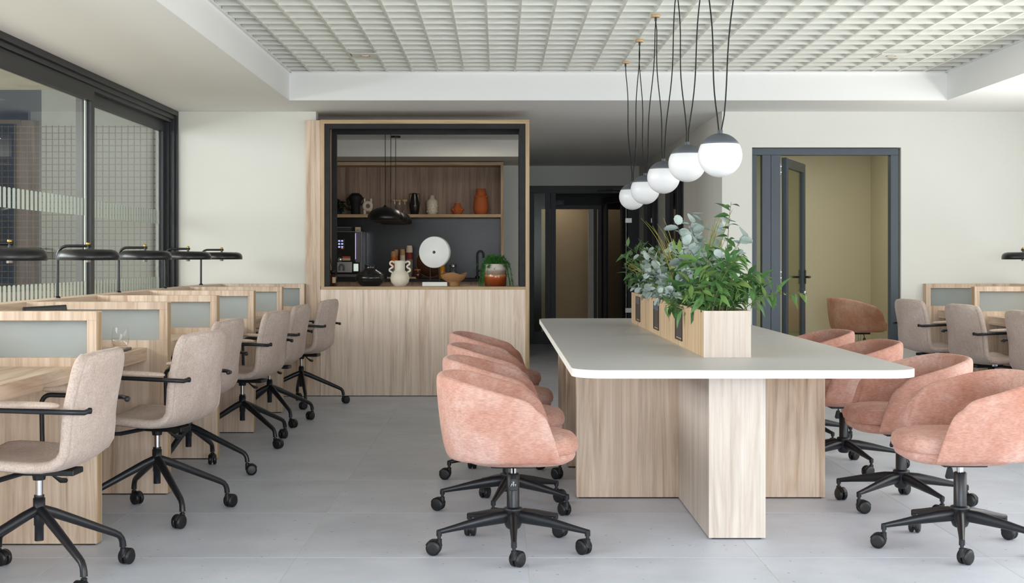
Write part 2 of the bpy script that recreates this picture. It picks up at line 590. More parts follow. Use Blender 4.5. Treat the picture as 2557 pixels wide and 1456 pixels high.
# ------------------------------------------------------------------ the setting
XL, XR, YF, YB = -2.80, 4.90, -2.0, 11.55        # window wall, right wall, wall behind the camera, back wall
CEIL, GRILLE = 2.478, 2.707
CORR_X, CORR_Y = 1.95, 18.4                      # corridor side wall and end wall
PX0, PX1, PY0, PY1 = -1.70, 3.635, 0.6, 10.72    # pocket in the ceiling that holds the grille

fl = structure(B('floor', 'grout', None, XL - 0.2, XR + 0.1, YF - 0.2, 24.0, -0.10, -0.0008))
T, GAP, TX0, TY0 = 0.925, 0.0036, 0.115, 5.29
full = MB().box(0, T - GAP, 0, T - GAP, -0.006, 0).mesh('tile', 'stone_tile')
def lay_tiles(x0, x1, y0, y1):
    i0 = math.floor((x0 - TX0) / T); i1 = math.ceil((x1 - TX0) / T)
    j0 = math.floor((y0 - TY0) / T); j1 = math.ceil((y1 - TY0) / T)
    for i in range(i0, i1):
        for j in range(j0, j1):
            a, b = max(x0, TX0 + i * T), min(x1, TX0 + (i + 1) * T - GAP)
            c, d = max(y0, TY0 + j * T), min(y1, TY0 + (j + 1) * T - GAP)
            if b - a < 0.02 or d - c < 0.02: continue
            if b - a > T - 0.01 and d - c > T - 0.01:
                o = bpy.data.objects.new('tile', full)
            else:
                o = bpy.data.objects.new('tile', MB().box(0, b - a, 0, d - c, -0.006, 0).mesh('tile', 'stone_tile'))
            COL.objects.link(o); o.parent = fl; o.location = (a, c, 0)
lay_tiles(XL + 0.03, XR, 2.5, YB)
lay_tiles(0.27, CORR_X, YB + 0.004, CORR_Y)

ce = MB()
ce.box(XL - 0.2, PX0, YF, PY1, CEIL, 3.05)
ce.box(PX1, XR + 0.1, YF, PY1, CEIL, 3.05)
ce.box(PX0, PX1, YF, PY0, CEIL, 3.05)
ce.box(XL - 0.2, XR + 0.1, PY1, 24.0, CEIL, 3.05)
ceiling = structure(ce.build('ceiling', 'ceiling_paint'))
B('plenum_lid', 'plenum_paint', ceiling, PX0, PX1, PY0, PY1, 2.98, 3.04)
PITCH = 0.2066
slat = MB().box(PX0 + 0.004, PX1 - 0.004, -0.004, 0.004, GRILLE, GRILLE + 0.072).mesh('slat', 'grille_paint')
k = 0
y = PY1 - 0.145
while y > 3.2:
    o = bpy.data.objects.new('slat', slat); COL.objects.link(o); o.parent = ceiling; o.location = (0, y, 0)
    y -= PITCH
fin = MB().box(-0.0075, 0.0075, 3.1, PY1 - 0.004, GRILLE - 0.001, GRILLE + 0.078).mesh('fin', 'grille_paint')
x = PX0 + 0.175
while x < PX1 - 0.03:
    o = bpy.data.objects.new('fin', fin); COL.objects.link(o); o.parent = ceiling; o.location = (x, 0, 0)
    x += PITCH
tr = MB()
tr.box(PX0, PX1, PY1 - 0.02, PY1, GRILLE - 0.004, GRILLE + 0.004)
tr.box(PX0, PX0 + 0.02, 3.1, PY1, GRILLE - 0.004, GRILLE + 0.004)
tr.box(PX1 - 0.02, PX1, 3.1, PY1, GRILLE - 0.004, GRILLE + 0.004)
tr.build('edge_trim', 'ceiling_paint', ceiling)

# back wall: the part beside the window, the part with the meeting-room door
DX0, DX1, DZ = 2.212, 3.515, 2.165
wl = MB().box(XL - 0.2, -1.60, YB, YB + 0.15, 0, CEIL)
structure(wl.build('wall_back_left', 'wall_paint'))
wr = MB()
for a, b, c, d in clip_boxes(CORR_X, XR + 0.1, 0, CEIL, [(DX0, DX1, -0.1, DZ)]):
    wr.box(a, b, YB, YB + 0.15, c, d)
structure(wr.build('wall_back_right', 'wall_paint'))
# corridor side wall with two openings for the smoked-glass doors
wc = MB()
CD = [(13.96, 15.40), (16.20, 17.70)]
for a, b, c, d in clip_boxes(YB + 0.15, CORR_Y, 0, CEIL, [(p, q, -0.1, 2.09) for p, q in CD]):
    wc.box(CORR_X, CORR_X + 0.10, a, b, c, d)
structure(wc.build('wall_corridor', 'wall_paint'))
# corridor end wall above and beside the glazed door
FX0, FX1, FZ = 0.36, 1.95, 2.205
we = MB()
for a, b, c, d in clip_boxes(-0.05, CORR_X + 0.1, 0, CEIL, [(FX0, FX1, -0.1, FZ)]):
    we.box(a, b, CORR_Y, CORR_Y + 0.12, c, d)
structure(we.build('wall_corridor_end', 'wall_paint'))
# kitchen walls
structure(B('wall_kitchen_back', 'wall_paint', None, -2.9, 0.30, 15.75, 15.87, 0, CEIL))
structure(B('wall_kitchen_left', 'wall_paint', None, -2.95, -2.82, YB + 0.15, 15.75, 0, CEIL))
structure(B('wall_kitchen_side', 'wall_paint', None, 0.20, 0.30, 15.87, CORR_Y, 0, CEIL))
structure(B('ceiling_bulkhead', 'wall_paint', None, -2.82, 0.30, 14.35, 15.75, 2.30, CEIL))
# room beyond the corridor end
rm = MB()
rm.box(-0.6, 3.2, 20.9, 21.0, 0, CEIL)
rm.box(-0.6, -0.5, CORR_Y + 0.12, 20.9, 0, CEIL)
structure(rm.build('wall_lobby', 'corridor_paint'))
structure(B('baseboard_lobby', 'baseboard_white', None, -0.5, 3.2, 20.87, 20.9, 0, 0.11))
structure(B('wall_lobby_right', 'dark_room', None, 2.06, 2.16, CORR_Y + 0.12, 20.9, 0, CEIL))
# meeting room behind the right-hand door
mr = MB()
mr.box(CORR_X + 0.10, 4.9, 14.65, 14.75, 0, CEIL)
mr.box(4.12, 4.22, YB + 0.15, 14.65, 0, CEIL)
structure(mr.build('wall_meeting_room', 'olive_paint'))
# right-hand and rear window walls (outside the frame)
wt = MB()
for a, b, c, d in clip_boxes(YF, YB + 0.15, 0, CEIL, [(1.1 + 2.55 * k, 3.45 + 2.55 * k, 0.12, 2.34) for k in range(4)]):
    wt.box(XR, XR + 0.15, a, b, c, d)
structure(wt.build('wall_right', 'wall_paint'))
wf = MB()
for a, b, c, d in clip_boxes(XL - 0.2, XR + 0.1, 0, CEIL, [(-0.9 + 1.9 * k, 0.85 + 1.9 * k, 0.05, 2.36) for k in range(3)]):
    wf.box(a, b, YF - 0.15, YF, c, d)
structure(wf.build('wall_front', 'wall_paint'))
for k in range(4):
    w = setting('window_%d' % (k + 3))
    y0, y1 = 1.1 + 2.55 * k, 3.45 + 2.55 * k
    m = MB()
    for q in ((y0, y0 + .06), (y1 - .06, y1), ((y0 + y1) / 2 - .03, (y0 + y1) / 2 + .03)):
        m.box(XR + .03, XR + .1, q[0], q[1], 0.12, 2.34)
    m.box(XR + .031, XR + .099, y0, y1, 0.12, 0.19).box(XR + .031, XR + .099, y0, y1, 2.27, 2.34)
    m.build('window_frame', 'window_metal', w)
    B('pane', 'window_glass', w, XR + .06, XR + .066, y0 + .06, y1 - .06, 0.19, 2.27)
for k in range(3):
    w = setting('window_%d' % (k + 7))
    x0, x1 = -0.9 + 1.9 * k, 0.85 + 1.9 * k
    m = MB()
    for q in ((x0, x0 + .06), (x1 - .06, x1), ((x0 + x1) / 2 - .03, (x0 + x1) / 2 + .03)):
        m.box(q[0], q[1], YF - .1, YF - .03, 0.05, 2.36)
    m.box(x0, x1, YF - .099, YF - .031, 0.05, 0.12).box(x0, x1, YF - .099, YF - .031, 2.29, 2.36)
    m.build('window_frame', 'window_metal', w)
    B('pane', 'window_glass', w, x0 + .06, x1 - .06, YF - .066, YF - .06, 0.12, 2.29)

# ------------------------------------------------------------------ sliding window wall on the left
def decal(parent, x, y0, y1, bands):
    m = MB()
    for z0, z1 in bands:
        y = y0 + 0.02
        while y < y1 - 0.05:
            w = 0.046
            pts = [(y, z0), (y + w, z0), (y + w, z1 - .006), (y + w * .8, z1), (y + w * .2, z1), (y, z1 - .006)]
            o = len(m.v)
            m.v += [(x, p, q) for p, q in pts]
            m.f.append(tuple(o + i for i in range(len(pts)))); m.sm.append(False)
            y += 0.074
    d = m.build('frosted_band', 'frosted_decal', parent)
    return d

w1 = setting('window_1')
m = MB()
m.box(XL - 0.16, XL, 2.0, YB, 2.435, CEIL)              # head, stepped like the track
m.box(XL - 0.16, XL - 0.022, 2.0, YB, 2.40, 2.436)
m.box(XL - 0.16, XL - 0.040, 2.0, YB, 2.372, 2.401)
m.box(XL - 0.16, XL, YB - 0.035, YB, 0, 2.436)
m.box(XL - 0.16, XL - 0.022, YB - 0.07, YB - 0.034, 0, 2.401)
m.box(XL - 0.16, XL - 0.060, YB - 0.11, YB - 0.069, 0, 2.373)
m.box(XL - 0.16, XL - 0.01, 2.0, YB, 0, 0.03)
m.build('outer_frame', 'window_metal', w1, 0.002)
def sash(parent, name, x0, x1, y0, y1, z1, last):
    m = MB()
    m.box(x0, x1, y0, y1, z1 - 0.085, z1)
    m.box(x0, x1, y0, y1, 0.03, 0.12)
    m.box(x0, x1, y1 - 0.075, y1, 0.12, z1 - 0.085)
    m.box(x0, x1, y0, y0 + 0.075, 0.12, z1 - 0.085)
    s = m.build(name, 'window_metal', parent, 0.002)
    xm = (x0 + x1) / 2
    B('pane', 'window_glass', s, xm - 0.006, xm + 0.006, y0 + 0.074, y1 - 0.074, 0.12, z1 - 0.085)
    B('pale_strip', 'pale_green', s, x0 + 0.006, x0 + 0.012, y1 - 0.11, y1 - 0.076, 0.12, z1 - 0.086)  # thin pale strip running up beside the stile
    decal(s, xm + 0.0075, y0 + 0.08, y1 - 0.08, ((1.49, 1.61), (0.90, 1.04)))
    return s
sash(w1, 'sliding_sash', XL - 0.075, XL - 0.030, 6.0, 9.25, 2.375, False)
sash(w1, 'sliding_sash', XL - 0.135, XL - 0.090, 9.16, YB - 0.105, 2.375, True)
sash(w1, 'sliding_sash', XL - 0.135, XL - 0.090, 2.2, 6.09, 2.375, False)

# covered terrace outside
structure(B('floor_terrace', 'concrete', None, -9.0, XL - 0.2, -2.0, 15.0, -0.12, -0.02))
sl = MB().box(-6.6, XL - 0.2, 0.0, 12.35, 2.77, 3.6)
structure(sl.build('ceiling_terrace', 'concrete'))
structure(B('wall_terrace', 'terrace_wall', None, -4.95, XL - 0.1, 14.3, 14.45, -0.02, 3.7))
structure(B('wall_terrace_far', 'terrace_blue', None, -9.0, -4.95, 14.9, 15.0, -0.02, 3.7))
scr = thing('mesh_screen', 'dark square metal mesh screen seen through the sliding window', 'screen', (0, 13.55, 0))
MS = 0.0645
vb = MB().box(-0.0042, 0.0042, -0.0042, 0.0042, -0.02, 2.56).mesh('mesh_bar', 'mesh_rust')
hb = MB().box(-5.75, -3.28, -0.0102, -0.0045, -0.0042, 0.0042).mesh('mesh_bar', 'mesh_rust')
for i in range(39):
    o = bpy.data.objects.new('mesh_bar', vb); COL.objects.link(o); o.parent = scr; o.location = (-5.74 + i * MS, 0, 0)
for i in range(33):
    o = bpy.data.objects.new('mesh_bar', hb); COL.objects.link(o); o.parent = scr; o.location = (0, 0, 0.48 + i * MS)

# ------------------------------------------------------------------ meeting-room door in the back wall
d1 = setting('door_1')
m = MB()
yf0, yf1 = YB + 0.02, YB + 0.11
XA, XB_, XC, XD = 2.214, 2.256, 2.305, 2.465      # frame | narrow glass | wide post | opening
XE, XF = 3.43, 3.497
m.box(XA, XF, yf0, yf1, 2.10, 2.160)
m.box(XA, XB_, yf0, yf1, 0, 2.10)
m.box(XC, XC + 0.075, yf0, yf1, 0, 2.10)
m.box(XC + 0.078, XD, yf0 + 0.002, yf1, 0, 2.10)
m.box(XE, XF, yf0, yf1, 0, 2.10)
m.box(XB_, XC, yf0 + 0.001, yf1 - .001, 0, 0.10)
m.build('door_frame', 'door_metal', d1, 0.002)
B('pane', 'door_glass', d1, XB_, XC, yf0 + 0.04, yf0 + 0.048, 0.10, 2.10)
leaf = bpy.data.objects.new('door_leaf', None); COL.objects.link(leaf); leaf.parent = d1
leaf.location = (XD + 0.03, YB + 0.115, 0); leaf.rotation_euler = (0, 0, R(67))
m = MB()
W = 0.93
for a in ((0, 0.085), (W - 0.085, W)):
    m.box(a[0], a[1], -0.045, 0, 0.02, 2.085)
m.box(0.085, W - 0.085, -0.045, 0, 2.0, 2.085).box(0.085, W - 0.085, -0.045, 0, 0.02, 0.13)
m.build('leaf_frame', 'door_metal', leaf, 0.002)
B('pane', 'door_glass', leaf, 0.085, W - 0.085, -0.026, -0.018, 0.13, 2.0)
h = MB()
h.box(W - 0.065, W - 0.025, -0.056, 0.011, 0.955, 1.085)
h.tube([(W - 0.045, -0.045, 1.02), (W - 0.045, -0.095, 1.02), (W - 0.16, -0.095, 1.02)], 0.011, 8)
h.tube([(W - 0.045, 0.0, 1.02), (W - 0.045, 0.055, 1.02), (W - 0.16, 0.055, 1.02)], 0.011, 8)
h.build('door_handle', 'black_metal', leaf)
h = MB().lathe([(0.013, -0.06), (0.016, -0.056), (0.016, 0.012), (0.013, 0.016)], (W - 0.045, 0, 0.87), 14, 'y')
h.build('lock_cylinder', 'chrome', leaf)
for z in (1.98, 1.05, 0.2):
    m = MB().tube([(XD + 0.012, YB + 0.10, z - 0.05), (XD + 0.012, YB + 0.10, z + 0.05)], 0.010, 10)
    m.box(XD + 0.0, XD + 0.024, YB + 0.085, YB + 0.11, z - 0.03, z - 0.022).box(XD + 0.0, XD + 0.024, YB + 0.085, YB + 0.11, z + 0.022, z + 0.03)
    m.build('hinge', 'hinge_steel', d1)

# corridor end: glazed frame, open door, dark lobby and the doorway beyond
d2 = setting('door_2')
def cx(px, Y): return (px - 1246.0) * Y / 3300.0
def cz(py, Y): return EYE + (644.0 - py) * Y / 3300.0
m = MB()
y0, y1 = CORR_Y + 0.01, CORR_Y + 0.09
m.box(FX0, FX1, y0, y1, 2.10, FZ)
xa, xb, xc, xd = cx(1334, CORR_Y), cx(1362, CORR_Y), cx(1388, CORR_Y), cx(1567, CORR_Y)
m.box(FX0, xa, y0, y1, 0, 2.10)
m.box(xb, (xb + xc) / 2 - .002, y0, y1, 0, 2.10).box((xb + xc) / 2 + .002, xc, y0 - 0.006, y1, 0, 2.10)
m.box(xd, FX1, y0, y1, 0, 2.10)
m.box(xa, xb, y0, y1, 0, 0.17)
m.build('door_frame', 'corridor_metal', d2, 0.002)
B('pane', 'door_glass', d2, xa, xb, y0 + 0.035, y0 + 0.043, 0.17, 2.10)
lf = bpy.data.objects.new('door_leaf', None); COL.objects.link(lf); lf.parent = d2
lf.location = (xd - 0.02, CORR_Y + 0.10, 0); lf.rotation_euler = (0, 0, R(101))
m = MB()
for a in ((0, 0.09), (0.88, 0.97)):
    m.box(a[0], a[1], 0, 0.05, 0.02, 2.08)
m.box(0.09, 0.88, 0, 0.05, 1.99, 2.08).box(0.09, 0.88, 0, 0.05, 0.02, 0.17)
m.build('leaf_frame', 'window_metal', lf, 0.002)
B('pane', 'smoked_glass', lf, 0.09, 0.88, 0.02, 0.028, 0.17, 1.99)
MB().tube([(0.92, -0.02, 0.85), (0.92, -0.06, 0.86), (0.92, -0.06, 1.15), (0.92, -0.02, 1.16)], 0.010, 8).build('door_handle', 'black_metal', lf)
m = MB().tube([(xd - 0.02, y0 - 0.02, 0.03), (xd - 0.02, y0 - 0.02, 2.07)], 0.008, 8)
m.build('edge_rod', 'hinge_steel', d2)
for z in (1.72, 0.47):
    B('hinge', 'hinge_steel', d2, xd - 0.035, xd + 0.06, y0 - 0.035, y0 - 0.005, z - 0.035, z + 0.035, 0.004)
m = MB().tube([(xd - 0.42, y0 - 0.035, 2.13), (xd - 0.22, y0 - 0.05, 2.14), (xd - 0.02, y0 - 0.02, 2.12)], 0.010, 6)
m.box(xd - 0.20, xd - 0.0, y0 - 0.04, y0, 2.11, 2.16)
m.build('door_closer', 'black_metal', d2)
# inner doorway
d3 = setting('door_3')
YI = 19.75
m = MB()
ia, ib = cx(1352, YI), cx(1478, YI)
m.box(ia - 0.06, 2.06, YI, YI + 0.1, 1.985, CEIL)
m.box(-0.5, ia, YI, YI + 0.1, 0, CEIL)
m.box(ib + 0.14, 2.06, YI, YI + 0.1, 0, 1.985)
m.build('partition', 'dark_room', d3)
m = MB()
m.box(ia, ib + 0.14, YI - 0.02, YI + 0.12, 1.93, 1.985).box(ib + 0.03, ib + 0.075, YI - 0.02, YI + 0.12, 0, 1.93).box(ib + 0.10, ib + 0.14, YI - 0.03, YI + 0.12, 0, 1.93)
m.build('door_frame', 'corridor_metal', d3)
B('casing', 'baseboard_white', d3, ib - 0.05, ib + 0.028, YI + 0.02, YI + 0.13, 0, 1.93)
# exit sign over the inner doorway
sg = thing('exit_sign', 'small dark sign with grey capital letters above the inner doorway', 'sign', (cx(1393.5, YI - 0.04), YI - 0.03, cz(507, YI)))
B('plate', 'sign_dark', sg, -0.125, 0.100, 0, 0.012, -0.045, 0.045, 0.002)
tcu = bpy.data.curves.new('letters', 'FONT'); tcu.body = 'SALIDA'; tcu.size = 0.075; tcu.align_x = 'CENTER'; tcu.align_y = 'CENTER'; tcu.extrude = 0.001
to = bpy.data.objects.new('letters_tmp', tcu); COL.objects.link(to)
bpy.context.view_layer.update()
tm = bpy.data.meshes.new_from_object(to)
bpy.data.objects.remove(to)
tm.materials.clear(); tm.materials.append(MATS['sign_letter'])
lo = bpy.data.objects.new('letters', tm); COL.objects.link(lo); lo.parent = sg
lo.rotation_euler = (PI / 2, 0, 0); lo.location = (-0.012, -0.002, 0); lo.scale = (0.62, 1, 1)

# smoked glass doors in the corridor side wall
for n, (p, q) in enumerate(CD):
    d = setting('door_%d' % (4 + n))
    m = MB()
    x0, x1 = CORR_X - 0.012, CORR_X + 0.085
    m.box(x0, x1, p, p + 0.07, 0, 2.09).box(x0, x1, q - 0.07, q, 0, 2.09).box(x0, x1, p + 0.07, q - 0.07, 2.02, 2.09)
    m.box(x0, x1, p + 0.42, p + 0.56, 0, 2.02)
    m.build('door_frame', 'window_metal', d, 0.002)
    B('pane', 'smoked_glass', d, CORR_X + 0.03, CORR_X + 0.038, p + 0.07, p + 0.42, 0.0, 2.02)
    B('pane', 'smoked_glass', d, CORR_X + 0.03, CORR_X + 0.038, p + 0.56, q - 0.07, 0.0, 2.02)
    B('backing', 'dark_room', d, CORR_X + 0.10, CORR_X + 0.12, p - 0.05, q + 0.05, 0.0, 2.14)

# ------------------------------------------------------------------ small ceiling fittings
for px, py, lab in ((912, 137, 'small square ceiling plate with copper slot, left side of the grille'),
                    (2225, 138, 'small square ceiling plate with copper slot, right side of the grille')):
    Y = 1.507 * 3300 / (644 - py)
    X = cx(px, Y)
    t = thing('ceiling_spotlight', lab, 'spotlight', (X, Y, GRILLE - 0.006), 0, 'spotlights in the ceiling grille')
    MB().box(-0.095, 0.095, -0.10, 0.10, 0, 0.005).build('plate', 'grille_paint', t, 0.001)
    MB().lathe([(0.030, 0.0), (0.038, -0.003), (0.040, 0.0)], (0, 0, 0), 20).build('ring', 'rose_wood', t)
    MB().lathe([(0.001, -0.0015), (0.029, -0.0015)], (0, 0, 0), 20, cap=(False, False)).build('lens', 'chrome', t)

# ------------------------------------------------------------------ serving hatch between room and kitchen
HX0, HX1, HY0, HY1 = -1.5475, 0.264, 11.45, 12.0
HZ, CZ = 2.397, 0.95
ht = thing('serving_hatch', 'oak-clad serving hatch with black steel frame and counter before the kitchen', 'hatch', (0, 0, 0))
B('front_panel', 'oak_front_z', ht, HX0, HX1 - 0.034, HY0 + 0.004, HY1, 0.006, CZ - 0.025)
B('plinth', 'matt_black', ht, HX0 + 0.01, HX1 - 0.01, HY0 + 0.02, HY1 - 0.02, 0, 0.006)
B('counter', 'oak_edge_x', ht, HX0 + 0.004, HX1 - 0.035, HY0, HY1 + 0.02, CZ - 0.025, CZ, 0.001)
B('side_panel', 'oak_edge_z', ht, HX1 - 0.034, HX1, HY0, HY1, 0.006, HZ - 0.034, 0.001)
B('side_panel', 'oak_edge_z', ht, HX0, HX0 + 0.034, HY0, HY1, CZ, HZ - 0.034, 0.001)
B('top_panel', 'oak_edge_x', ht, HX0, HX1, HY0, HY1, HZ - 0.034, HZ, 0.001)
B('pilaster', 'oak_z', ht, -1.676, HX0 - 0.002, HY0 + 0.008, YB + 0.1, 0.006, HZ - 0.004, 0.001)
for (ya, yb) in ((HY0 + 0.006, HY0 + 0.052), (HY1 - 0.05, HY1 - 0.004)):
    m = MB()
    a, b, zt = HX0 + 0.034, HX1 - 0.034, HZ - 0.034
    m.box(a, a + 0.046, ya, yb, CZ, zt).box(b - 0.054, b, ya, yb, CZ, zt).box(a + 0.046, b - 0.054, ya, yb, zt - 0.044, zt)
    m.build('steel_frame', 'raw_steel', ht, 0.0015)

# ------------------------------------------------------------------ kitchen wall unit
KY = 15.02
KX1 = 0.05
KZ = 2.29
ku = thing('kitchen_wall_unit', 'oak kitchen wall unit with open shelf and dark steel splashback', 'kitchen unit')
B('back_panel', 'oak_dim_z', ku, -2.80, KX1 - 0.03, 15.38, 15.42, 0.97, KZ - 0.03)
B('side_panel', 'oak_edge_z', ku, KX1 - 0.03, KX1, KY, 15.42, 0.0, KZ, 0.001)
B('top_panel', 'oak_edge_x', ku, -2.80, KX1 - 0.03, KY, 15.42, KZ - 0.036, KZ, 0.001)
SHZ = EYE + (644 - 535) * KY / 3300
B('shelf', 'oak_edge_x', ku, -2.80, KX1 - 0.03, KY, 15.379, SHZ - 0.036, SHZ, 0.001)
B('splashback', 'splash_steel', ku, -2.80, KX1 - 0.031, 15.36, 15.379, 0.97, SHZ - 0.037)
WKZ = 0.965
B('worktop', 'raw_steel', ku, -2.80, KX1 - 0.031, 14.78, 15.359, WKZ - 0.03, WKZ, 0.001)
for i in range(4):
    a = -2.80 + i * 0.70
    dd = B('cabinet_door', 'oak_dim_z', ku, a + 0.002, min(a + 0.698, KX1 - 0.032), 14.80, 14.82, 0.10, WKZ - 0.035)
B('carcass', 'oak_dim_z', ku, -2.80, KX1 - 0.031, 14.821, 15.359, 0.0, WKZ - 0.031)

def K(px, Y): return cx(px, Y)

def vase(name, prof, mat, label, loc, cat='vase', parts=None, seg=28):
    t = thing(name, label, cat, loc)
    MB().lathe(prof, (0, 0, 0), seg, cap=(True, False)).build('body', mat, t)
    return t

SY = 15.18                                     # things on the shelf stand here
# black bust-like vase with side handles
t = thing('handled_black_vase', 'large matt black vase with side loop, beside the cream ring vase', 'vase', (K(888, SY), SY, SHZ))
MB().lathe([(0.050, 0), (0.055, 0.01), (0.052, 0.10), (0.060, 0.13), (0.074, 0.17), (0.080, 0.20), (0.066, 0.228), (0.046, 0.238), (0.046, 0.246), (0.040, 0.246)], (0, 0, 0), 24, cap=(True, False)).build('body', 'matt_black', t)
for s in (-1, 1):
    pts = [(s * 0.065, 0, 0.20), (s * 0.095, 0, 0.175), (s * 0.092, 0, 0.13), (s * 0.06, 0, 0.112)]
    MB().tube(pts, 0.013, 8).build('handle', 'matt_black', t)
# cream ring vase
t = thing('ring_vase', 'cream ring-shaped vase with two necks and stub legs on shelf', 'vase', (K(918, SY), SY, SHZ))
m = MB()
ring = [(0.042 * math.cos(a), 0, 0.098 + 0.042 * math.sin(a)) for a in [2 * PI * k / 28 for k in range(29)]]
m.tube(ring, 0.022, 12, False, up=(0, 1, 0))
m.build('ring', 'ceramic_gloss_cream', t)
for s in (-1, 1):
    MB().lathe([(0.014, 0), (0.014, 0.05), (0.012, 0.055)], (s * 0.038, 0, 0.130), 14).build('neck', 'ceramic_gloss_cream', t)
    MB().lathe([(0.018, 0), (0.018, 0.055)], (s * 0.036, 0, 0.0), 14).build('foot', 'ceramic_gloss_cream', t)
# glass jars with wooden lids
for i, (px, lab) in enumerate(((985, 'leftmost'), (997.5, 'middle'), (1010, 'rightmost'))):
    Y = SY + (0.0 if i != 1 else 0.05)
    t = thing('glass_jar', lab + ' of three clear glass jars with wooden lids on the shelf', 'jar', (K(px, Y), Y, SHZ), 0, 'glass jars on the kitchen shelf')
    MB().lathe([(0.030, 0.0), (0.032, 0.004), (0.032, 0.155)], (0, 0, 0), 20, cap=(True, False)).build('body', 'clear_glass', t)
    MB().lathe([(0.030, 0.150), (0.030, 0.158), (0.034, 0.158), (0.034, 0.170), (0.031, 0.172)], (0, 0, 0), 20).build('lid', 'rose_wood', t)
# glossy black vase with thin handles
t = thing('black_wire_vase', 'tall glossy black vase with thin looped wire handles on shelf', 'vase', (K(1035, SY), SY, SHZ))
MB().lathe([(0.044, 0), (0.046, 0.004), (0.062, 0.10), (0.062, 0.11), (0.030, 0.235), (0.030, 0.246), (0.024, 0.246), (0.024, 0.2)], (0, 0, 0), 24, cap=(True, False)).build('body', 'ceramic_black', t)
for s in (-1, 1):
    MB().tube([(s * 0.030, 0, 0.238), (s * 0.052, 0, 0.240), (s * 0.060, 0, 0.228), (s * 0.062, 0, 0.12)], 0.004, 8).build('handle', 'black_metal', t)
# cream bottle with raised dots
t = thing('dotted_bottle_vase', 'cream bottle vase with rows of raised dots on shelf', 'vase', (K(1079, SY), SY, SHZ))
MB().lathe([(0.044, 0), (0.052, 0.004), (0.061, 0.03), (0.064, 0.12), (0.062, 0.155), (0.040, 0.178), (0.030, 0.184), (0.026, 0.222), (0.021, 0.222), (0.021, 0.19)], (0, 0, 0), 28, cap=(True, False)).build('body', 'ceramic_gloss_cream', t)
m = MB()
for r_ in range(4):
    for q in range(12):
        a = 2 * PI * (q + 0.5 * (r_ % 2)) / 12
        m.lathe([(0.010, -0.004), (0.009, 0.003), (0.005, 0.0055), (0.001, 0.006)], (0, 0, 0), 8)
        n0 = len(m.v)
        cnt = 8 * 4 + 8 + 0
        rot = Matrix.Translation((0.0605 * math.cos(a), 0.0605 * math.sin(a), 0.035 + 0.032 * r_)) @ Matrix.Rotation(a, 4, 'Z') @ Matrix.Rotation(PI / 2, 4, 'Y')
        start = n0 - (8 * 4 + 8 + 8)
        for ii in range(start, n0):
            m.v[ii] = tuple(rot @ Vector(m.v[ii]))
m.build('raised_dots', 'ceramic_gloss_cream', t)
# terracotta pieces
t = thing('small_terracotta_pot', 'small squat terracotta pot with ring of knobs on shelf', 'pot', (K(1142.5, SY), SY, SHZ))
MB().lathe([(0.040, 0), (0.045, 0.004), (0.070, 0.052), (0.068, 0.064), (0.040, 0.098), (0.036, 0.104), (0.037, 0.132), (0.031, 0.132), (0.030, 0.10)], (0, 0, 0), 28, cap=(True, False)).build('body', 'terracotta', t)
m = MB()
for q in range(10):
    a = 2 * PI * q / 10
    m.lathe([(0.0005, -0.016), (0.011, -0.012), (0.016, 0.0), (0.011, 0.012), (0.0005, 0.016)], (0.064 * math.cos(a), 0.064 * math.sin(a), 0.058), 10)
m.build('knobs', 'terracotta', t)
t = thing('tall_terracotta_vase', 'tall terracotta vase with ring of knobs at right shelf end', 'vase', (K(1201, SY), SY, SHZ))
MB().lathe([(0.060, 0), (0.068, 0.006), (0.086, 0.05), (0.088, 0.09), (0.076, 0.18), (0.066, 0.21), (0.062, 0.225), (0.052, 0.298), (0.046, 0.298), (0.05, 0.23)], (0, 0, 0), 28, cap=(True, False)).build('body', 'terracotta', t)
m = MB()
for q in range(12):
    a = 2 * PI * q / 12
    m.lathe([(0.0005, -0.013), (0.010, -0.010), (0.015, 0.0), (0.010, 0.010), (0.0005, 0.013)], (0.066 * math.cos(a), 0.066 * math.sin(a), 0.207), 10)
m.build('knobs', 'terracotta', t)
# dark leafy plant at the left shelf end
leafm = {}
def leaf_mesh(name, kind, L, W, mat, fold=0.25, droop=0.2):
    m = MB()
    vs, fs = [], []
    if kind == 'round':
        n = 9
        vs.append((L * 0.5, 0, -0.06 * L))
        for k in range(n):
            a = 2 * PI * k / n
            vs.append((L * 0.5 - L * 0.5 * math.cos(a), W * 0.5 * math.sin(a), 0.10 * L * abs(math.sin(a))))
        fs = [(0, 1 + k, 1 + (k + 1) % n) for k in range(n)]
    else:
        st = [(0.0, 0.02), (0.18, 0.62), (0.38, 1.0), (0.62, 0.78), (0.84, 0.34), (1.0, 0.0)]
        for u, w in st:
            z = -droop * L * u * u
            vs += [(L * u, -W * 0.5 * w, z + fold * W * 0.5 * w), (L * u, 0, z), (L * u, W * 0.5 * w, z + fold * W * 0.5 * w)]
        for i in range(len(st) - 1):
            a = i * 3
            fs += [(a, a + 3, a + 4, a + 1), (a + 1, a + 4, a + 5, a + 2)]
    m.add(vs, fs, True)
    return m.mesh(name, mat)

def aim(loc, direction, roll=0.0, scale=1.0):
    d = Vector(direction).normalized()
    q = d.to_track_quat('X', 'Z')
    return Matrix.Translation(loc) @ q.to_matrix().to_4x4() @ Matrix.Rotation(roll, 4, 'X') @ Matrix.Scale(scale, 4)

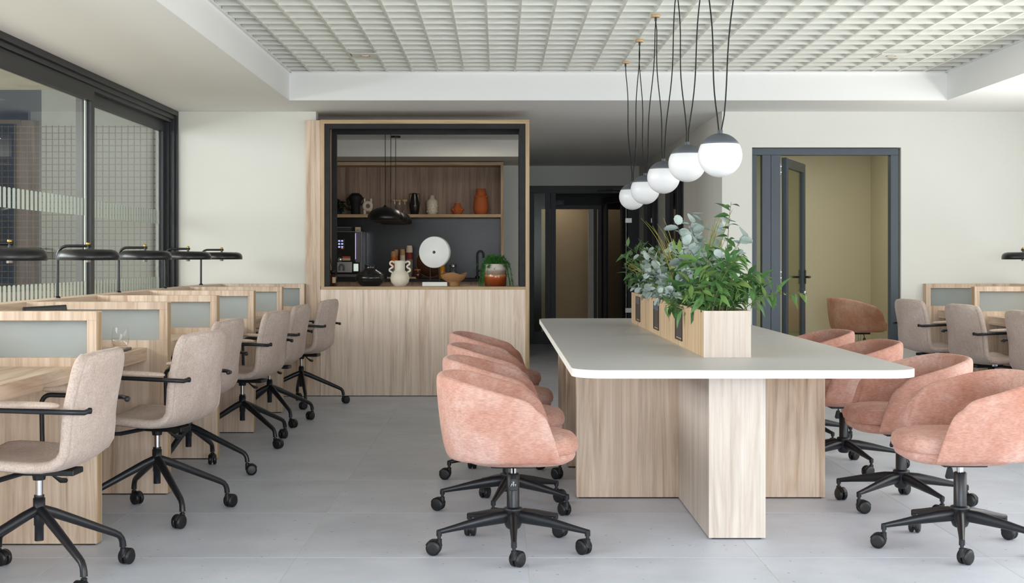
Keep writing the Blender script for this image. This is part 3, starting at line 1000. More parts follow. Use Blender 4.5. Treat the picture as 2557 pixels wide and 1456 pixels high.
def put_leaf(mesh, parent, mat, name='leaf'):
    o = bpy.data.objects.new(name, mesh); COL.objects.link(o); o.parent = parent; o.matrix_local = mat
    return o
lm_dark = leaf_mesh('leaf', 'lance', 0.085, 0.062, 'leaf_dark', 0.2, 0.5)
t = thing('trailing_pothos', 'dark leafy trailing plant at the left end of the shelf', 'plant', (K(845, SY), SY, SHZ))
MB().lathe([(0.040, 0), (0.05, 0.07), (0.046, 0.07), (0.040, 0.06)], (0, 0, 0), 18, cap=(True, False)).build('pot', 'matt_black', t)
rng = random.Random(3)
for i in range(24):
    a = rng.uniform(0, 2 * PI); r0 = rng.uniform(0.01, 0.10)
    put_leaf(lm_dark, t, aim((r0 * math.cos(a), -0.02 + 0.5 * r0 * math.sin(a), 0.05 + rng.uniform(0, 0.12)), (math.cos(a), math.sin(a), rng.uniform(-0.5, 0.6)), rng.uniform(-1, 1), rng.uniform(0.6, 1.1)))
m = MB()
for i in range(6):
    a = rng.uniform(0, 2 * PI)
    m.tube([(0, 0, 0.06), (0.05 * math.cos(a), 0.03 * math.sin(a), 0.12), (0.10 * math.cos(a), 0.05 * math.sin(a), 0.10)], 0.002, 5)
m.build('stems', 'leaf_dark', t)

# coffee machine on the back worktop
CY = 14.92
c0, c1 = K(812, CY), K(904, CY)
t = thing('coffee_machine', 'black and silver bean-to-cup coffee machine with lit screen', 'coffee machine', (c0, CY, WKZ))
W_ = c1 - c0
Hm = (690 - 572) * CY / 3300
B('body', 'machine_black', t, 0, W_, 0.02, 0.40, 0.03, Hm, 0.006)
B('base', 'black_plastic', t, 0.02, W_ - 0.02, -0.02, 0.38, 0, 0.03)
fx1 = W_ - 0.075
B('front_panel', 'machine_grey', t, fx1 - 0.0, W_ - 0.004, 0.0, 0.02, 0.08, Hm - 0.004, 0.002)
gp = B('glass_panel', 'machine_black', t, 0.0, fx1 - 0.002, -0.004, 0.02, 0.20, Hm - 0.006, 0.002)
m = MB()
m.box(W_ - 0.009, W_ - 0.002, -0.006, 0.018, 0.06, Hm).box(0, W_ - 0.009, -0.006, 0.018, Hm - 0.006, Hm)
m.build('trim', 'chrome', t)
B('light_strip', 'led_white', t, fx1 - 0.001, fx1 + 0.006, -0.004, -0.001, 0.22, Hm - 0.02)
scn = B('screen', 'machine_black', t, 0.07, 0.215, -0.008, -0.004, Hm - 0.20, Hm - 0.08)
for r_ in range(3):
    for q in range(4):
        B('icon', 'icon_lit', scn, 0.080 + q * 0.034, 0.102 + q * 0.034, -0.0095, -0.008, Hm - 0.116 - r_ * 0.034, Hm - 0.098 - r_ * 0.034)
B('icon', 'icon_orange', scn, 0.08, 0.10, -0.0095, -0.008, Hm - 0.197, Hm - 0.189)
B('icon', 'icon_orange', scn, 0.182, 0.204, -0.0095, -0.008, Hm - 0.197, Hm - 0.189)
B('brew_bay', 'machine_silver', t, 0.03, fx1 - 0.04, -0.012, 0.02, 0.07, 0.19, 0.004)
m = MB().tube([(0.165, -0.022, 0.09), (0.165, -0.022, 0.13), (0.175, -0.022, 0.155), (0.19, -0.022, 0.16), (0.205, -0.022, 0.155), (0.215, -0.022, 0.13), (0.215, -0.022, 0.09)], 0.012, 8)
m.build('spout', 'machine_grey', t)
MB().lathe([(0.026, 0), (0.026, -0.012), (0.018, -0.016), (0.001, -0.017)], (0.165, -0.004, 0.215), 20, 'y').build('dial', 'chrome', t)
B('tea_label', 'tea_red', t, 0.195, 0.285, -0.007, -0.004, 0.232, 0.252)
B('tea_label', 'paper_label', t, 0.195, 0.285, -0.007, -0.004, 0.205, 0.231)
pm = B('payment_panel', 'machine_black', t, fx1 - 0.03, W_ - 0.016, -0.016, 0.0, 0.065, 0.185, 0.004)
B('display', 'screen_lit', pm, fx1 - 0.018, W_ - 0.040, -0.018, -0.016, 0.085, 0.168)
B('drip_tray', 'machine_grey', t, 0.02, W_ - 0.03, -0.08, 0.0, 0.02, 0.05, 0.004)
t = thing('dark_box', 'small dark grey box on top of the coffee machine', 'box', (c0 + 0.10, CY + 0.03, WKZ + Hm))
B('lid', 'machine_grey', t, 0.0, 0.19, 0, 0.12, 0.040, 0.052, 0.002); B('carton', 'black_plastic', t, 0.002, 0.188, 0.002, 0.118, 0, 0.040, 0.002)
t = thing('white_card_box', 'tiny white printed box on top of the coffee machine', 'box', (c0 + 0.335, CY + 0.03, WKZ + Hm))
B('carton', 'paper_label', t, 0.0, 0.06, 0, 0.04, 0, 0.050, 0.002); B('print', 'machine_grey', t, 0.010, 0.05, -0.001, 0, 0.012, 0.020)
# paper cup stacks
def cup_stack(px, top_py, bot_py, w, mats, label, Y):
    x = K(px, Y)
    H = (bot_py - top_py) * Y / 3300
    t = thing('paper_cup_stack', label, 'cups', (x, Y, WKZ), 0, 'stacks of paper cups beside the coffee machine')
    zz = 0.0
    n = 9
    for i in range(n):
        f0, f1 = i / n, (i + 1) / n
        r0 = w * (1 - 0.10 * f0); 
        h = H / n
        mt = mats[min(int(f0 * len(mats)), len(mats) - 1)]
        top = 0.080 if i == n - 1 else h
        MB().lathe([(r0 * 0.98, i * h), (r0, i * h + 0.004), (r0 * (0.97 if i < n - 1 else 0.80), i * h + (h if i < n - 1 else h))], (0, 0, 0), 18).build('cup', mt, t)
    return t
CYK = 15.0
B('cup_tray', 'oak_edge_x', None, K(968, CYK), K(1042, CYK), CYK - 0.12, CYK + 0.12, WKZ, WKZ + 0.02, 0.002)
tag(bpy.data.objects['cup_tray'], 'low wooden tray under the paper cup stacks', 'tray')
cup_stack(982, 622, 686, 0.034, ['cup_grey', 'cup_orange', 'cup_orange', 'cup_kraft'], 'shortest orange and kraft paper cup stack behind black vase', CYK - 0.03)
cup_stack(989, 618, 686, 0.034, ['cup_grey', 'cup_grey', 'cup_orange', 'cup_kraft'], 'second orange paper cup stack, behind the shortest stack', CYK + 0.07)
cup_stack(1005, 617, 686, 0.034, ['cup_grey', 'cup_grey', 'cup_cream', 'cup_kraft'], 'grey paper cup stack with white band, middle of the row', CYK)
cup_stack(1022, 608, 686, 0.042, ['cup_grey', 'cup_grey', 'cup_red', 'cup_cream'], 'tallest paper cup stack with dark red band', CYK)
for o in [o for o in COL.objects if o.name.startswith('paper_cup_stack')]:
    o.location.z = WKZ + 0.02
# round tray leaning on the splashback
t = thing('round_tray', 'round dark wooden tray leaning behind the white stone disc', 'tray', (K(1075, 15.25), 15.25, WKZ))
m = MB().lathe([(0.001, -0.006), (0.165, -0.006), (0.165, 0.006), (0.001, 0.006)], (0, 0, 0.178), 40, 'y', cap=(False, False))
m.build('board', 'walnut_tray', t)
m = MB().lathe([(0.163, -0.010), (0.172, -0.010), (0.172, 0.010), (0.163, 0.010), (0.163, -0.010)], (0, 0, 0.178), 40, 'y', cap=(False, False))
m.build('rim', 'tray_rim', t)
# jars on the worktop
def jar(name, px, Y, r, h, mat, lid, label):
    t = thing(name, label, 'jar', (K(px, Y), Y, WKZ))
    MB().lathe([(r * 0.9, 0), (r, 0.006), (r, h * 0.82), (r * 0.85, h * 0.88), (r * 0.8, h * 0.88)], (0, 0, 0), 20).build('body', mat, t)
    MB().lathe([(r * 0.95, h * 0.88), (r * 0.95, h), (r * 0.9, h + 0.003)], (0, 0, 0), 20).build('lid', lid, t)
    return t
jar('amber_candle_jar', 1042, 14.92, 0.042, 0.105, 'amber_glass', 'tray_rim', 'small amber glass jar with wooden lid near the round tray')
jar('yellow_canister', 1103, 15.0, 0.040, 0.16, 'amber_liquid', 'amber_liquid', 'yellow ochre canister behind the woven bowl')
t = jar('clear_canister', 1131, 15.05, 0.040, 0.155, 'clear_glass', 'chrome', 'clear glass canister with metal lid on back worktop')
MB().lathe([(0.034, 0.008), (0.034, 0.075)], (0, 0, 0), 18).build('contents', 'cup_grey', t)
# tap
t = thing('kitchen_tap', 'black gooseneck kitchen tap behind the potted fern', 'tap', (K(1192, 15.2), 15.2, WKZ))
pts = [(0, 0, 0.02), (0, 0, 0.27)] + [(0.035 - 0.035 * math.cos(a), 0, 0.27 + 0.045 * math.sin(a)) for a in [PI * k / 10 for k in range(1, 11)]] + [(0.07, 0, 0.235)]
MB().tube(pts, 0.011, 10).build('spout', 'black_lamp', t)
MB().lathe([(0.024, 0), (0.024, 0.02), (0.014, 0.03)], (0, 0, 0), 18).build('base', 'black_lamp', t)
MB().tube([(0.01, 0, 0.09), (0.075, 0, 0.09)], 0.010, 8).build('lever', 'black_lamp', t)

# things on the hatch counter
HC = 11.72
t = thing('reed_diffuser', 'reed diffuser bottle with black sticks at left counter end', 'diffuser', (K(831, HC), HC, CZ))
B('bottle', 'amber_glass', t, -0.034, 0.034, -0.034, 0.034, 0, 0.10, 0.006)
B('paper_label', 'paper_label', t, 0.0, 0.030, -0.0352, -0.034, 0.028, 0.080)
MB().lathe([(0.016, 0.10), (0.016, 0.112), (0.022, 0.112), (0.022, 0.140), (0.014, 0.140)], (0, 0, 0), 16).build('collar', 'black_metal', t)
m = MB()
for i in range(6):
    a = rng.uniform(-0.5, 0.5)
    m.tube([(0, 0, 0.12), (0.18 * math.sin(a), rng.uniform(-.03, .03), 0.29)], 0.0016, 5)
m.build('reeds', 'reed_black', t)
t = thing('squat_black_vase', 'wide squat black ribbed vase on the hatch counter', 'vase', (K(925, HC), HC, CZ))
MB().lathe([(0.075, 0), (0.085, 0.004), (0.118, 0.035), (0.132, 0.065), (0.132, 0.082), (0.118, 0.105), (0.085, 0.128), (0.060, 0.142), (0.050, 0.156), (0.052, 0.182), (0.056, 0.190), (0.050, 0.190), (0.046, 0.16)], (0, 0, 0), 40, cap=(True, False)).build('body', 'ceramic_black', t)
m = MB()
for zz, rr in ((0.050, 0.1275), (0.098, 0.1235), (0.110, 0.1125), (0.122, 0.0955), (0.134, 0.0745)):
    m.tube([(rr * math.cos(2 * PI * k / 40), rr * math.sin(2 * PI * k / 40), zz) for k in range(41)], 0.0022, 6, False)
m.build('ribs', 'ceramic_black', t)
t = thing('wavy_handle_vase', 'cream round vase with wavy handles on the hatch counter', 'vase', (K(998.5, HC), HC, CZ))
MB().lathe([(0.045, 0), (0.052, 0.003), (0.078, 0.035), (0.086, 0.070), (0.076, 0.108), (0.054, 0.132), (0.046, 0.140), (0.046, 0.20), (0.051, 0.226), (0.045, 0.226), (0.041, 0.20), (0.041, 0.14)], (0, 0, 0), 32, cap=(True, False)).build('body', 'ceramic_cream', t)
for s in (-1, 1):
    ctrl = [(0.046, 0.206), (0.066, 0.218), (0.084, 0.212), (0.086, 0.194), (0.070, 0.182), (0.062, 0.170), (0.074, 0.160), (0.090, 0.150), (0.090, 0.134), (0.074, 0.126), (0.064, 0.116)]
    fine = []
    for q in range(len(ctrl) - 1):
        pa, pb, pc, pd = (Vector((*ctrl[max(0, min(len(ctrl) - 1, q + e))], 0)) for e in (-1, 0, 1, 2))
        for e in range(4):
            f = e / 4
            fine.append(0.5 * ((2 * pb) + (pc - pa) * f + (2 * pa - 5 * pb + 4 * pc - pd) * f * f + (3 * pb - pa - 3 * pc + pd) * f ** 3))
    fine.append(Vector((*ctrl[-1], 0)))
    MB().tube([(s * p.x, 0, p.y) for p in fine], 0.0085, 10, up=(0, 1, 0)).build('handle', 'ceramic_cream', t)
t = thing('stone_disc_sculpture', 'white pierced stone disc on two rods and a white block', 'sculpture', (K(1086, HC), HC, CZ))
B('block', 'stone_white', t, -0.110, 0.110, -0.045, 0.045, 0, 0.036, 0.003)
m = MB()
N = 48
for yy, rs in ((-0.030, 0), (0.030, 1)):
    pass
prof = [(0.014, -0.03), (0.135, -0.03), (0.1395, -0.025), (0.1395, 0.025), (0.135, 0.03), (0.014, 0.03), (0.014, -0.03)]
dsc = MB().lathe(prof, (0, 0, 0), 48, 'y', cap=(False, False)).build('disc', 'stone_white', t)
dsc.location = (0.0, 0, 0.300); dsc.rotation_euler = (0, 0, R(-14))
for s in (-1, 1):
    MB().tube([(s * 0.041, 0, 0.03), (s * 0.041, 0, 0.175)], 0.0045, 8).build('rod', 'raw_steel', t)
t = thing('woven_bowl', 'footed woven straw bowl with wavy rim beside the stone disc', 'bowl', (K(1133.5, HC + 0.02), HC + 0.02, CZ))
m = MB()
rows = []
for r_, h_ in [(0.050, 0.0), (0.054, 0.010), (0.050, 0.024), (0.046, 0.030), (0.075, 0.046), (0.102, 0.072), (0.114, 0.098), (0.117, 0.110), (0.112, 0.110), (0.098, 0.080), (0.070, 0.054), (0.02, 0.045)]:
    row = []
    for k in range(40):
        a = 2 * PI * k / 40
        wv = 0.012 * math.sin(3 * a + 0.5) * smooth01((r_ - 0.08) / 0.03)
        row.append((r_ * math.cos(a), r_ * math.sin(a), h_ + wv))
    rows.append(row)
m.grid(rows, True, True)
m.build('basket', 'woven_straw', t)
# potted asparagus fern
FY = HC
t = thing('potted_fern', 'feathery green fern in a brown banded glazed pot on counter', 'plant', (K(1237, FY), FY, CZ))
PH = 0.196
MB().lathe([(0.090, 0), (0.096, 0.004), (0.096, PH), (0.088, PH), (0.088, PH - 0.03)], (0, 0, 0), 36, cap=(True, False)).build('pot', 'banded_glaze', t)
MB().lathe([(0.001, PH - 0.02), (0.088, PH - 0.02)], (0, 0, 0), 24, cap=(False, False)).build('soil', 'soil', t)
rng = random.Random(11)
def frond_mesh(L, arch, drop, seed):
    rg = random.Random(seed)
    m = MB()
    n = 16
    pts = []
    for i in range(n + 1):
        u = i / n
        pts.append(Vector((L * u * (1 - 0.35 * u), 0.03 * math.sin(3 * u + seed), arch * math.sin(PI * min(1, u * 1.15)) - drop * u * u)))
    m.tube(pts, 0.0012, 4, False)
    for i in range(2, n + 1):
        for s in range(7):
            a = rg.uniform(0, 2 * PI)
            d = Vector((rg.uniform(-0.2, 0.9), math.cos(a), math.sin(a))).normalized()
            p = pts[i].lerp(pts[i - 1], rg.random())
            q = p + d * rg.uniform(0.014, 0.030)
            sd = d.cross(Vector((0, 0, 1)))
            if sd.length < 0.05: sd = Vector((1, 0, 0))
            sd = sd.normalized() * 0.0013
            up = d.cross(sd).normalized() * 0.0009
            mid = (p + q) / 2 + up
            m.add([p - sd, p + sd, mid + sd, q, mid - sd], [(0, 1, 2, 3, 4)])
    return m.mesh('frond', 'fern_leaf')
frs = [frond_mesh(0.13, 0.08, 0.02, 1), frond_mesh(0.15, 0.08, 0.08, 2), frond_mesh(0.17, 0.07, 0.19, 3), frond_mesh(0.16, 0.06, 0.27, 4)]
for i in range(54):
    a = rng.uniform(0, 2 * PI)
    kd = rng.choice([0, 0, 0, 1, 1, 2] if i > 14 else [2, 3, 3])
    if i <= 14: a = rng.choice([PI, PI * 0.95, PI * 1.1, -0.15, 0.1, -PI / 2, PI * 1.2, -0.4])
    a += rng.uniform(-0.25, 0.25)
    r0 = rng.uniform(0.0, 0.05) if kd < 2 else rng.uniform(0.03, 0.06)
    put_leaf(frs[kd], t, Matrix.Translation((r0 * math.cos(a), r0 * math.sin(a), PH - 0.02)) @ Matrix.Rotation(a, 4, 'Z') @ Matrix.Rotation(rng.uniform(-0.75, 0.1) if kd < 2 else 0.0, 4, 'Y') @ Matrix.Scale(rng.uniform(0.75, 1.1), 4), 'frond')

# black pendant lamps in the kitchen
for i, (px, Y) in enumerate(((962, 12.60), (976, 13.22), (988, 13.84))):
    t = thing('dome_pendant', ('nearest', 'middle', 'farthest')[i] + ' of three black dome pendant lamps in the kitchen', 'pendant lamp', (K(px, Y), Y, EYE + (644 - 552) * 12.6 / 3300), 0, 'black dome pendants in the kitchen')
    prof = [(0.120, 0.018), (0.150, 0.0), (0.163, 0.004), (0.172, 0.026), (0.166, 0.055), (0.135, 0.098), (0.080, 0.125), (0.020, 0.135), (0.012, 0.150), (0.001, 0.150)]
    MB().lathe(prof, (0, 0, 0), 40, cap=(False, False)).build('shade', 'black_lamp', t)
    top = CEIL - t.location.z
    MB().tube([(0, 0, 0.145), (0, 0, top - 0.012)], 0.0035, 6).build('cord', 'cord_black', t)
    MB().lathe([(0.05, top - 0.022), (0.05, top)], (0, 0, 0), 20).build('canopy', 'black_lamp', t)

# ------------------------------------------------------------------ desk rows with partitions
PZ, DESKZ, PT = 0.976, 0.746, 0.078
def partition(x_out, x_in, Y, label, group):
    """x_out = free end towards the aisle, x_in = end at the back panel"""
    s = 1 if x_in > x_out else -1
    t = thing('desk_partition', label, 'partition', (x_out, Y, 0), 0, group)
    L = abs(x_in - x_out)
    gx0, gx1, gz0, gz1 = 0.040, L - 0.09, 0.783, 0.938
    def bx(m, a, b, y0, y1, z0, z1): m.box(s * a, s * b, y0, y1, z0, z1)
    m = MB()
    bx(m, 0.0, L, 0.0, PT, 0.006, gz0)
    bx(m, 0.0, L, 0.0, PT, gz1, PZ)
    bx(m, 0.0, gx0, 0.0, PT, gz0, gz1)
    bx(m, gx1, L, 0.0, PT, gz0, gz1)
    m.build('panel', 'oak_z', t, 0.0012, fix=False)
    m = MB(); bx(m, -0.002, 0.0, 0.010, PT - 0.010, 0.006, PZ - 0.004)
    m.build('edge_band', 'oak_edge_z', t)
    m = MB(); bx(m, 0.01, L - .01, 0.012, PT - 0.012, 0.0, 0.006)
    m.build('plinth', 'matt_black', t)
    g = MB()
    nfl = 200
    rowa, rowb = [], []
    for k in range(nfl + 1):
        x = gx0 + (gx1 - gx0) * k / nfl
        yy = PT * 0.5 - (0.0008 if k % 2 else 0.0)
        rowa.append((s * x, yy, gz0)); rowb.append((s * x, yy, gz1))
    g.grid([rowa, rowb], True)
    g.build('glass_pane', 'fluted_glass', t)
    return t

def row(x_out, x_in, xdesk, ys, first, side):
    s = 1 if x_in > x_out else -1
    yb0, yb1 = min(ys) - 1.18, max(ys) + PT
    # continuous back panel
    bp = thing('desk_back_panel', 'long low oak panel backing the %s-hand row of desks' % side, 'panel', (x_in, 0, 0), 0)
    MB().box(0, s * 0.115, yb0, yb1, 0.006, PZ).build('board', 'oak_y', bp, 0.0015)
    MB().box(s * 0.01, s * 0.105, yb0 + .01, yb1 - .01, 0, 0.006).build('plinth', 'matt_black', bp)

LX_OUT, LX_IN, LDESK = -1.680, -2.395, -1.783
LY = [5.515 + 1.178 * k for k in range(6)]
ordn = ['nearest', 'second nearest', 'third nearest', 'fourth nearest', 'fifth nearest', 'farthest']
row(LX_OUT, LX_IN, LDESK, LY, 0, 'left')
for k, Y in enumerate(LY):
    partition(LX_OUT, LX_IN, Y, ordn[k] + ' oak partition with fluted glass in the left desk row', 'partitions of the left desk row')
for k in range(6):
    y0 = LY[k] - 1.178 + PT + 0.001
    y1 = LY[k] - 0.001
    t = thing('desk', ordn[k] + ' oak desk worktop in the left row by the window', 'desk', (0, 0, 0), 0, 'desks of the left row')
    B('worktop', 'oak_y', t, LX_IN + 0.001, LDESK, y0, y1, DESKZ - 0.064, DESKZ, 0.0015)
    B('rear_rail', 'oak_y', t, LX_IN + 0.001, LX_IN + 0.03, y0, y1, 0.45, DESKZ - 0.065)
RX_OUT, RX_IN, RDESK = 3.705, 4.43, 3.81
RY = [11.46 - 1.165 * k for k in range(4)]
row(RX_OUT, RX_IN, RDESK, RY, 0, 'right')
rord = ['farthest', 'second farthest', 'third farthest', 'fourth farthest']
for k, Y in enumerate(RY):
    partition(RX_OUT, RX_IN, Y, rord[k] + ' oak partition with fluted glass in the right desk row', 'partitions of the right desk row')
for k in range(4):
    y0 = RY[k] - 1.165 + PT + 0.001
    y1 = RY[k] - 0.001
    t = thing('desk', rord[k] + ' oak desk worktop in the right row', 'desk', (0, 0, 0), 0, 'desks of the right row')
    B('worktop', 'oak_y', t, RDESK, RX_IN - 0.001, y0, y1, DESKZ - 0.064, DESKZ, 0.0015)
    B('rear_rail', 'oak_y', t, RX_IN - 0.03, RX_IN - 0.001, y0, y1, 0.45, DESKZ - 0.065)

# desk lamps
def desk_lamp(label):
    t = thing('desk_lamp', label, 'lamp', (0, 0, PZ), 0, 'black desk lamps')
    # local: pole at origin, arm runs +x
    top = 1.266 - PZ
    pts = [(0, 0, 0.0), (0, 0, top - 0.055)] + [(0.055 - 0.055 * math.cos(a), 0, top - 0.055 + 0.055 * math.sin(a)) for a in [PI / 2 * k / 7 for k in range(1, 8)]] + [(0.185, 0, top)]
    MB().tube(pts, 0.0083, 10).build('pole', 'black_lamp', t)
    MB().lathe([(0.016, 0.0), (0.016, 0.008), (0.010, 0.012)], (0, 0, 0), 16).build('foot', 'black_lamp', t)
    sb = 1.187 - PZ
    prof = [(0.160, 0.003), (0.166, 0.0), (0.1685, 0.002), (0.1685, 0.022), (0.163, 0.040), (0.148, 0.053), (0.125, 0.059), (0.02, 0.061), (0.001, 0.061)]
    MB().lathe(prof, (0.17, 0, sb), 44, cap=(False, False)).build('shade', 'black_lamp', t)
    MB().lathe([(0.160, 0.003), (0.158, 0.022), (0.146, 0.044), (0.12, 0.052), (0.001, 0.054)], (0.17, 0, sb), 36, cap=(False, False)).build('shade_lining', 'shade_white', t)
    MB().lathe([(0.008, 0.055), (0.008, 0.095)], (0.17, 0, sb), 12).build('swivel', 'black_lamp', t)
    MB().lathe([(0.010, 0.086), (0.011, 0.088), (0.011, 0.097), (0.008, 0.099)], (0.17, 0, sb), 14).build('brass_nut', 'brass', t)
    MB().lathe([(0.014, -0.012), (0.015, -0.010), (0.015, 0.05)], (0.17, 0, sb), 14).build('bulb_holder', 'hinge_steel', t)
    return t
lampo = None
for k in range(1, 6):
    Y = (LY[k] + LY[k - 1] + PT) / 2 + 0.02
    lab = 'black dome desk lamp, ' + ordn[k - 1] + ' in the left desk row'
    if lampo is None:
        lampo = desk_lamp(lab); o = lampo
    else:
        o = copy_tree(lampo); o['label'] = lab
    o.location = (-2.452, Y, PZ)
o = copy_tree(lampo); o['label'] = 'black dome desk lamp over the right desk row'
o.location = (4.505, 10.93, PZ); o.rotation_euler = (0, 0, PI)

# laptop, tablet and glass on the second desk
t = thing('laptop', 'open dark laptop behind the nearest left desk partition', 'laptop', (-1.885, 5.885, DESKZ), R(75))
B('keyboard_base', 'laptop_dark', t, -0.165, 0.165, -0.115, 0.115, 0, 0.014, 0.003)
lid = B('screen_lid', 'laptop_dark', t, -0.165, 0.165, 0.0, 0.007, 0, 0.232, 0.003)
lid.location = (0, 0.117, 0.010); lid.rotation_euler = (R(-9), 0, 0)
MB().box(-0.155, 0.155, -0.001, 0, 0.012, 0.222).build('display', 'machine_black', lid)
t = thing('tablet', 'dark tablet lying under the water glass on the desk', 'tablet', (-1.965, 6.45, DESKZ), R(4))
B('slab', 'tablet_dark', t, -0.15, 0.15, -0.10, 0.10, 0, 0.012, 0.004)
B('glass_face', 'machine_black', t, -0.14, 0.14, -0.09, 0.09, 0.012, 0.0126)
t = thing('water_glass', 'stemless glass half full of water standing on the tablet', 'glass', (-1.862, 6.50, DESKZ + 0.013))
MB().lathe([(0.030, 0), (0.033, 0.002), (0.041, 0.025), (0.0425, 0.045), (0.040, 0.075), (0.035, 0.100)], (0, 0, 0), 32, cap=(True, False)).build('tumbler', 'clear_glass', t)
MB().lathe([(0.001, 0.0082), (0.030, 0.0085), (0.0385, 0.025), (0.0405, 0.044), (0.001, 0.044)], (0, 0, 0), 32, cap=(False, False)).build('water', 'water', t)

# ------------------------------------------------------------------ casters and chair bases
def caster_mesh():
    m = MB()
    # stem axis at origin, wheel trails to +x; wheels turn about y; floor at z=0
    wr, off = 0.030, 0.022
    for s in (-1, 1):
        y0, y1 = (0.004, 0.024)
        m.lathe([(0.001, y0), (wr - 0.004, y0), (wr, y0 + 0.003), (wr, y1 - 0.006), (wr - 0.005, y1 - 0.001), (wr - 0.012, y1), (0.001, y1)] if s > 0 else
                [(0.001, -y1), (wr - 0.012, -y1), (wr - 0.005, -y1 + 0.001), (wr, -y1 + 0.006), (wr, -y0 - 0.003), (wr - 0.004, -y0), (0.001, -y0)],
                (off, 0, wr), 20, 'y', cap=(False, False))
    # hood over the wheels
    n = 8
    for k in range(n):
        pass
    rows = []
    for k in range(n + 1):
        a = R(20) + R(150) * k / n
        rows.append([(off + (wr + 0.0035) * math.cos(a), -0.016, wr + (wr + 0.0035) * math.sin(a)), (off + (wr + 0.0035) * math.cos(a), 0.016, wr + (wr + 0.0035) * math.sin(a)),
                     (off + (wr + 0.001) * math.cos(a), 0.016, wr + (wr + 0.001) * math.sin(a)), (off + (wr + 0.001) * math.cos(a), -0.016, wr + (wr + 0.001) * math.sin(a))])
    m.grid(rows, True, True)
    m.box(off - 0.012, off + 0.012, -0.0035, 0.0035, 0.012, wr + 0.028)
    m.tube([(0, 0, 0.030), (0, 0, 0.066)], 0.0115, 12)
    m.tube([(0, 0, 0.066), (0, 0, 0.080)], 0.0065, 10)
    return m.mesh('caster', 'black_plastic')
CAST = caster_mesh()

def put_caster(parent_leg, x, y, ang):
    o = bpy.data.objects.new('caster', CAST); COL.objects.link(o); o.parent = parent_leg
    o.location = (x, y, 0); o.rotation_euler = (0, 0, ang)
    return o

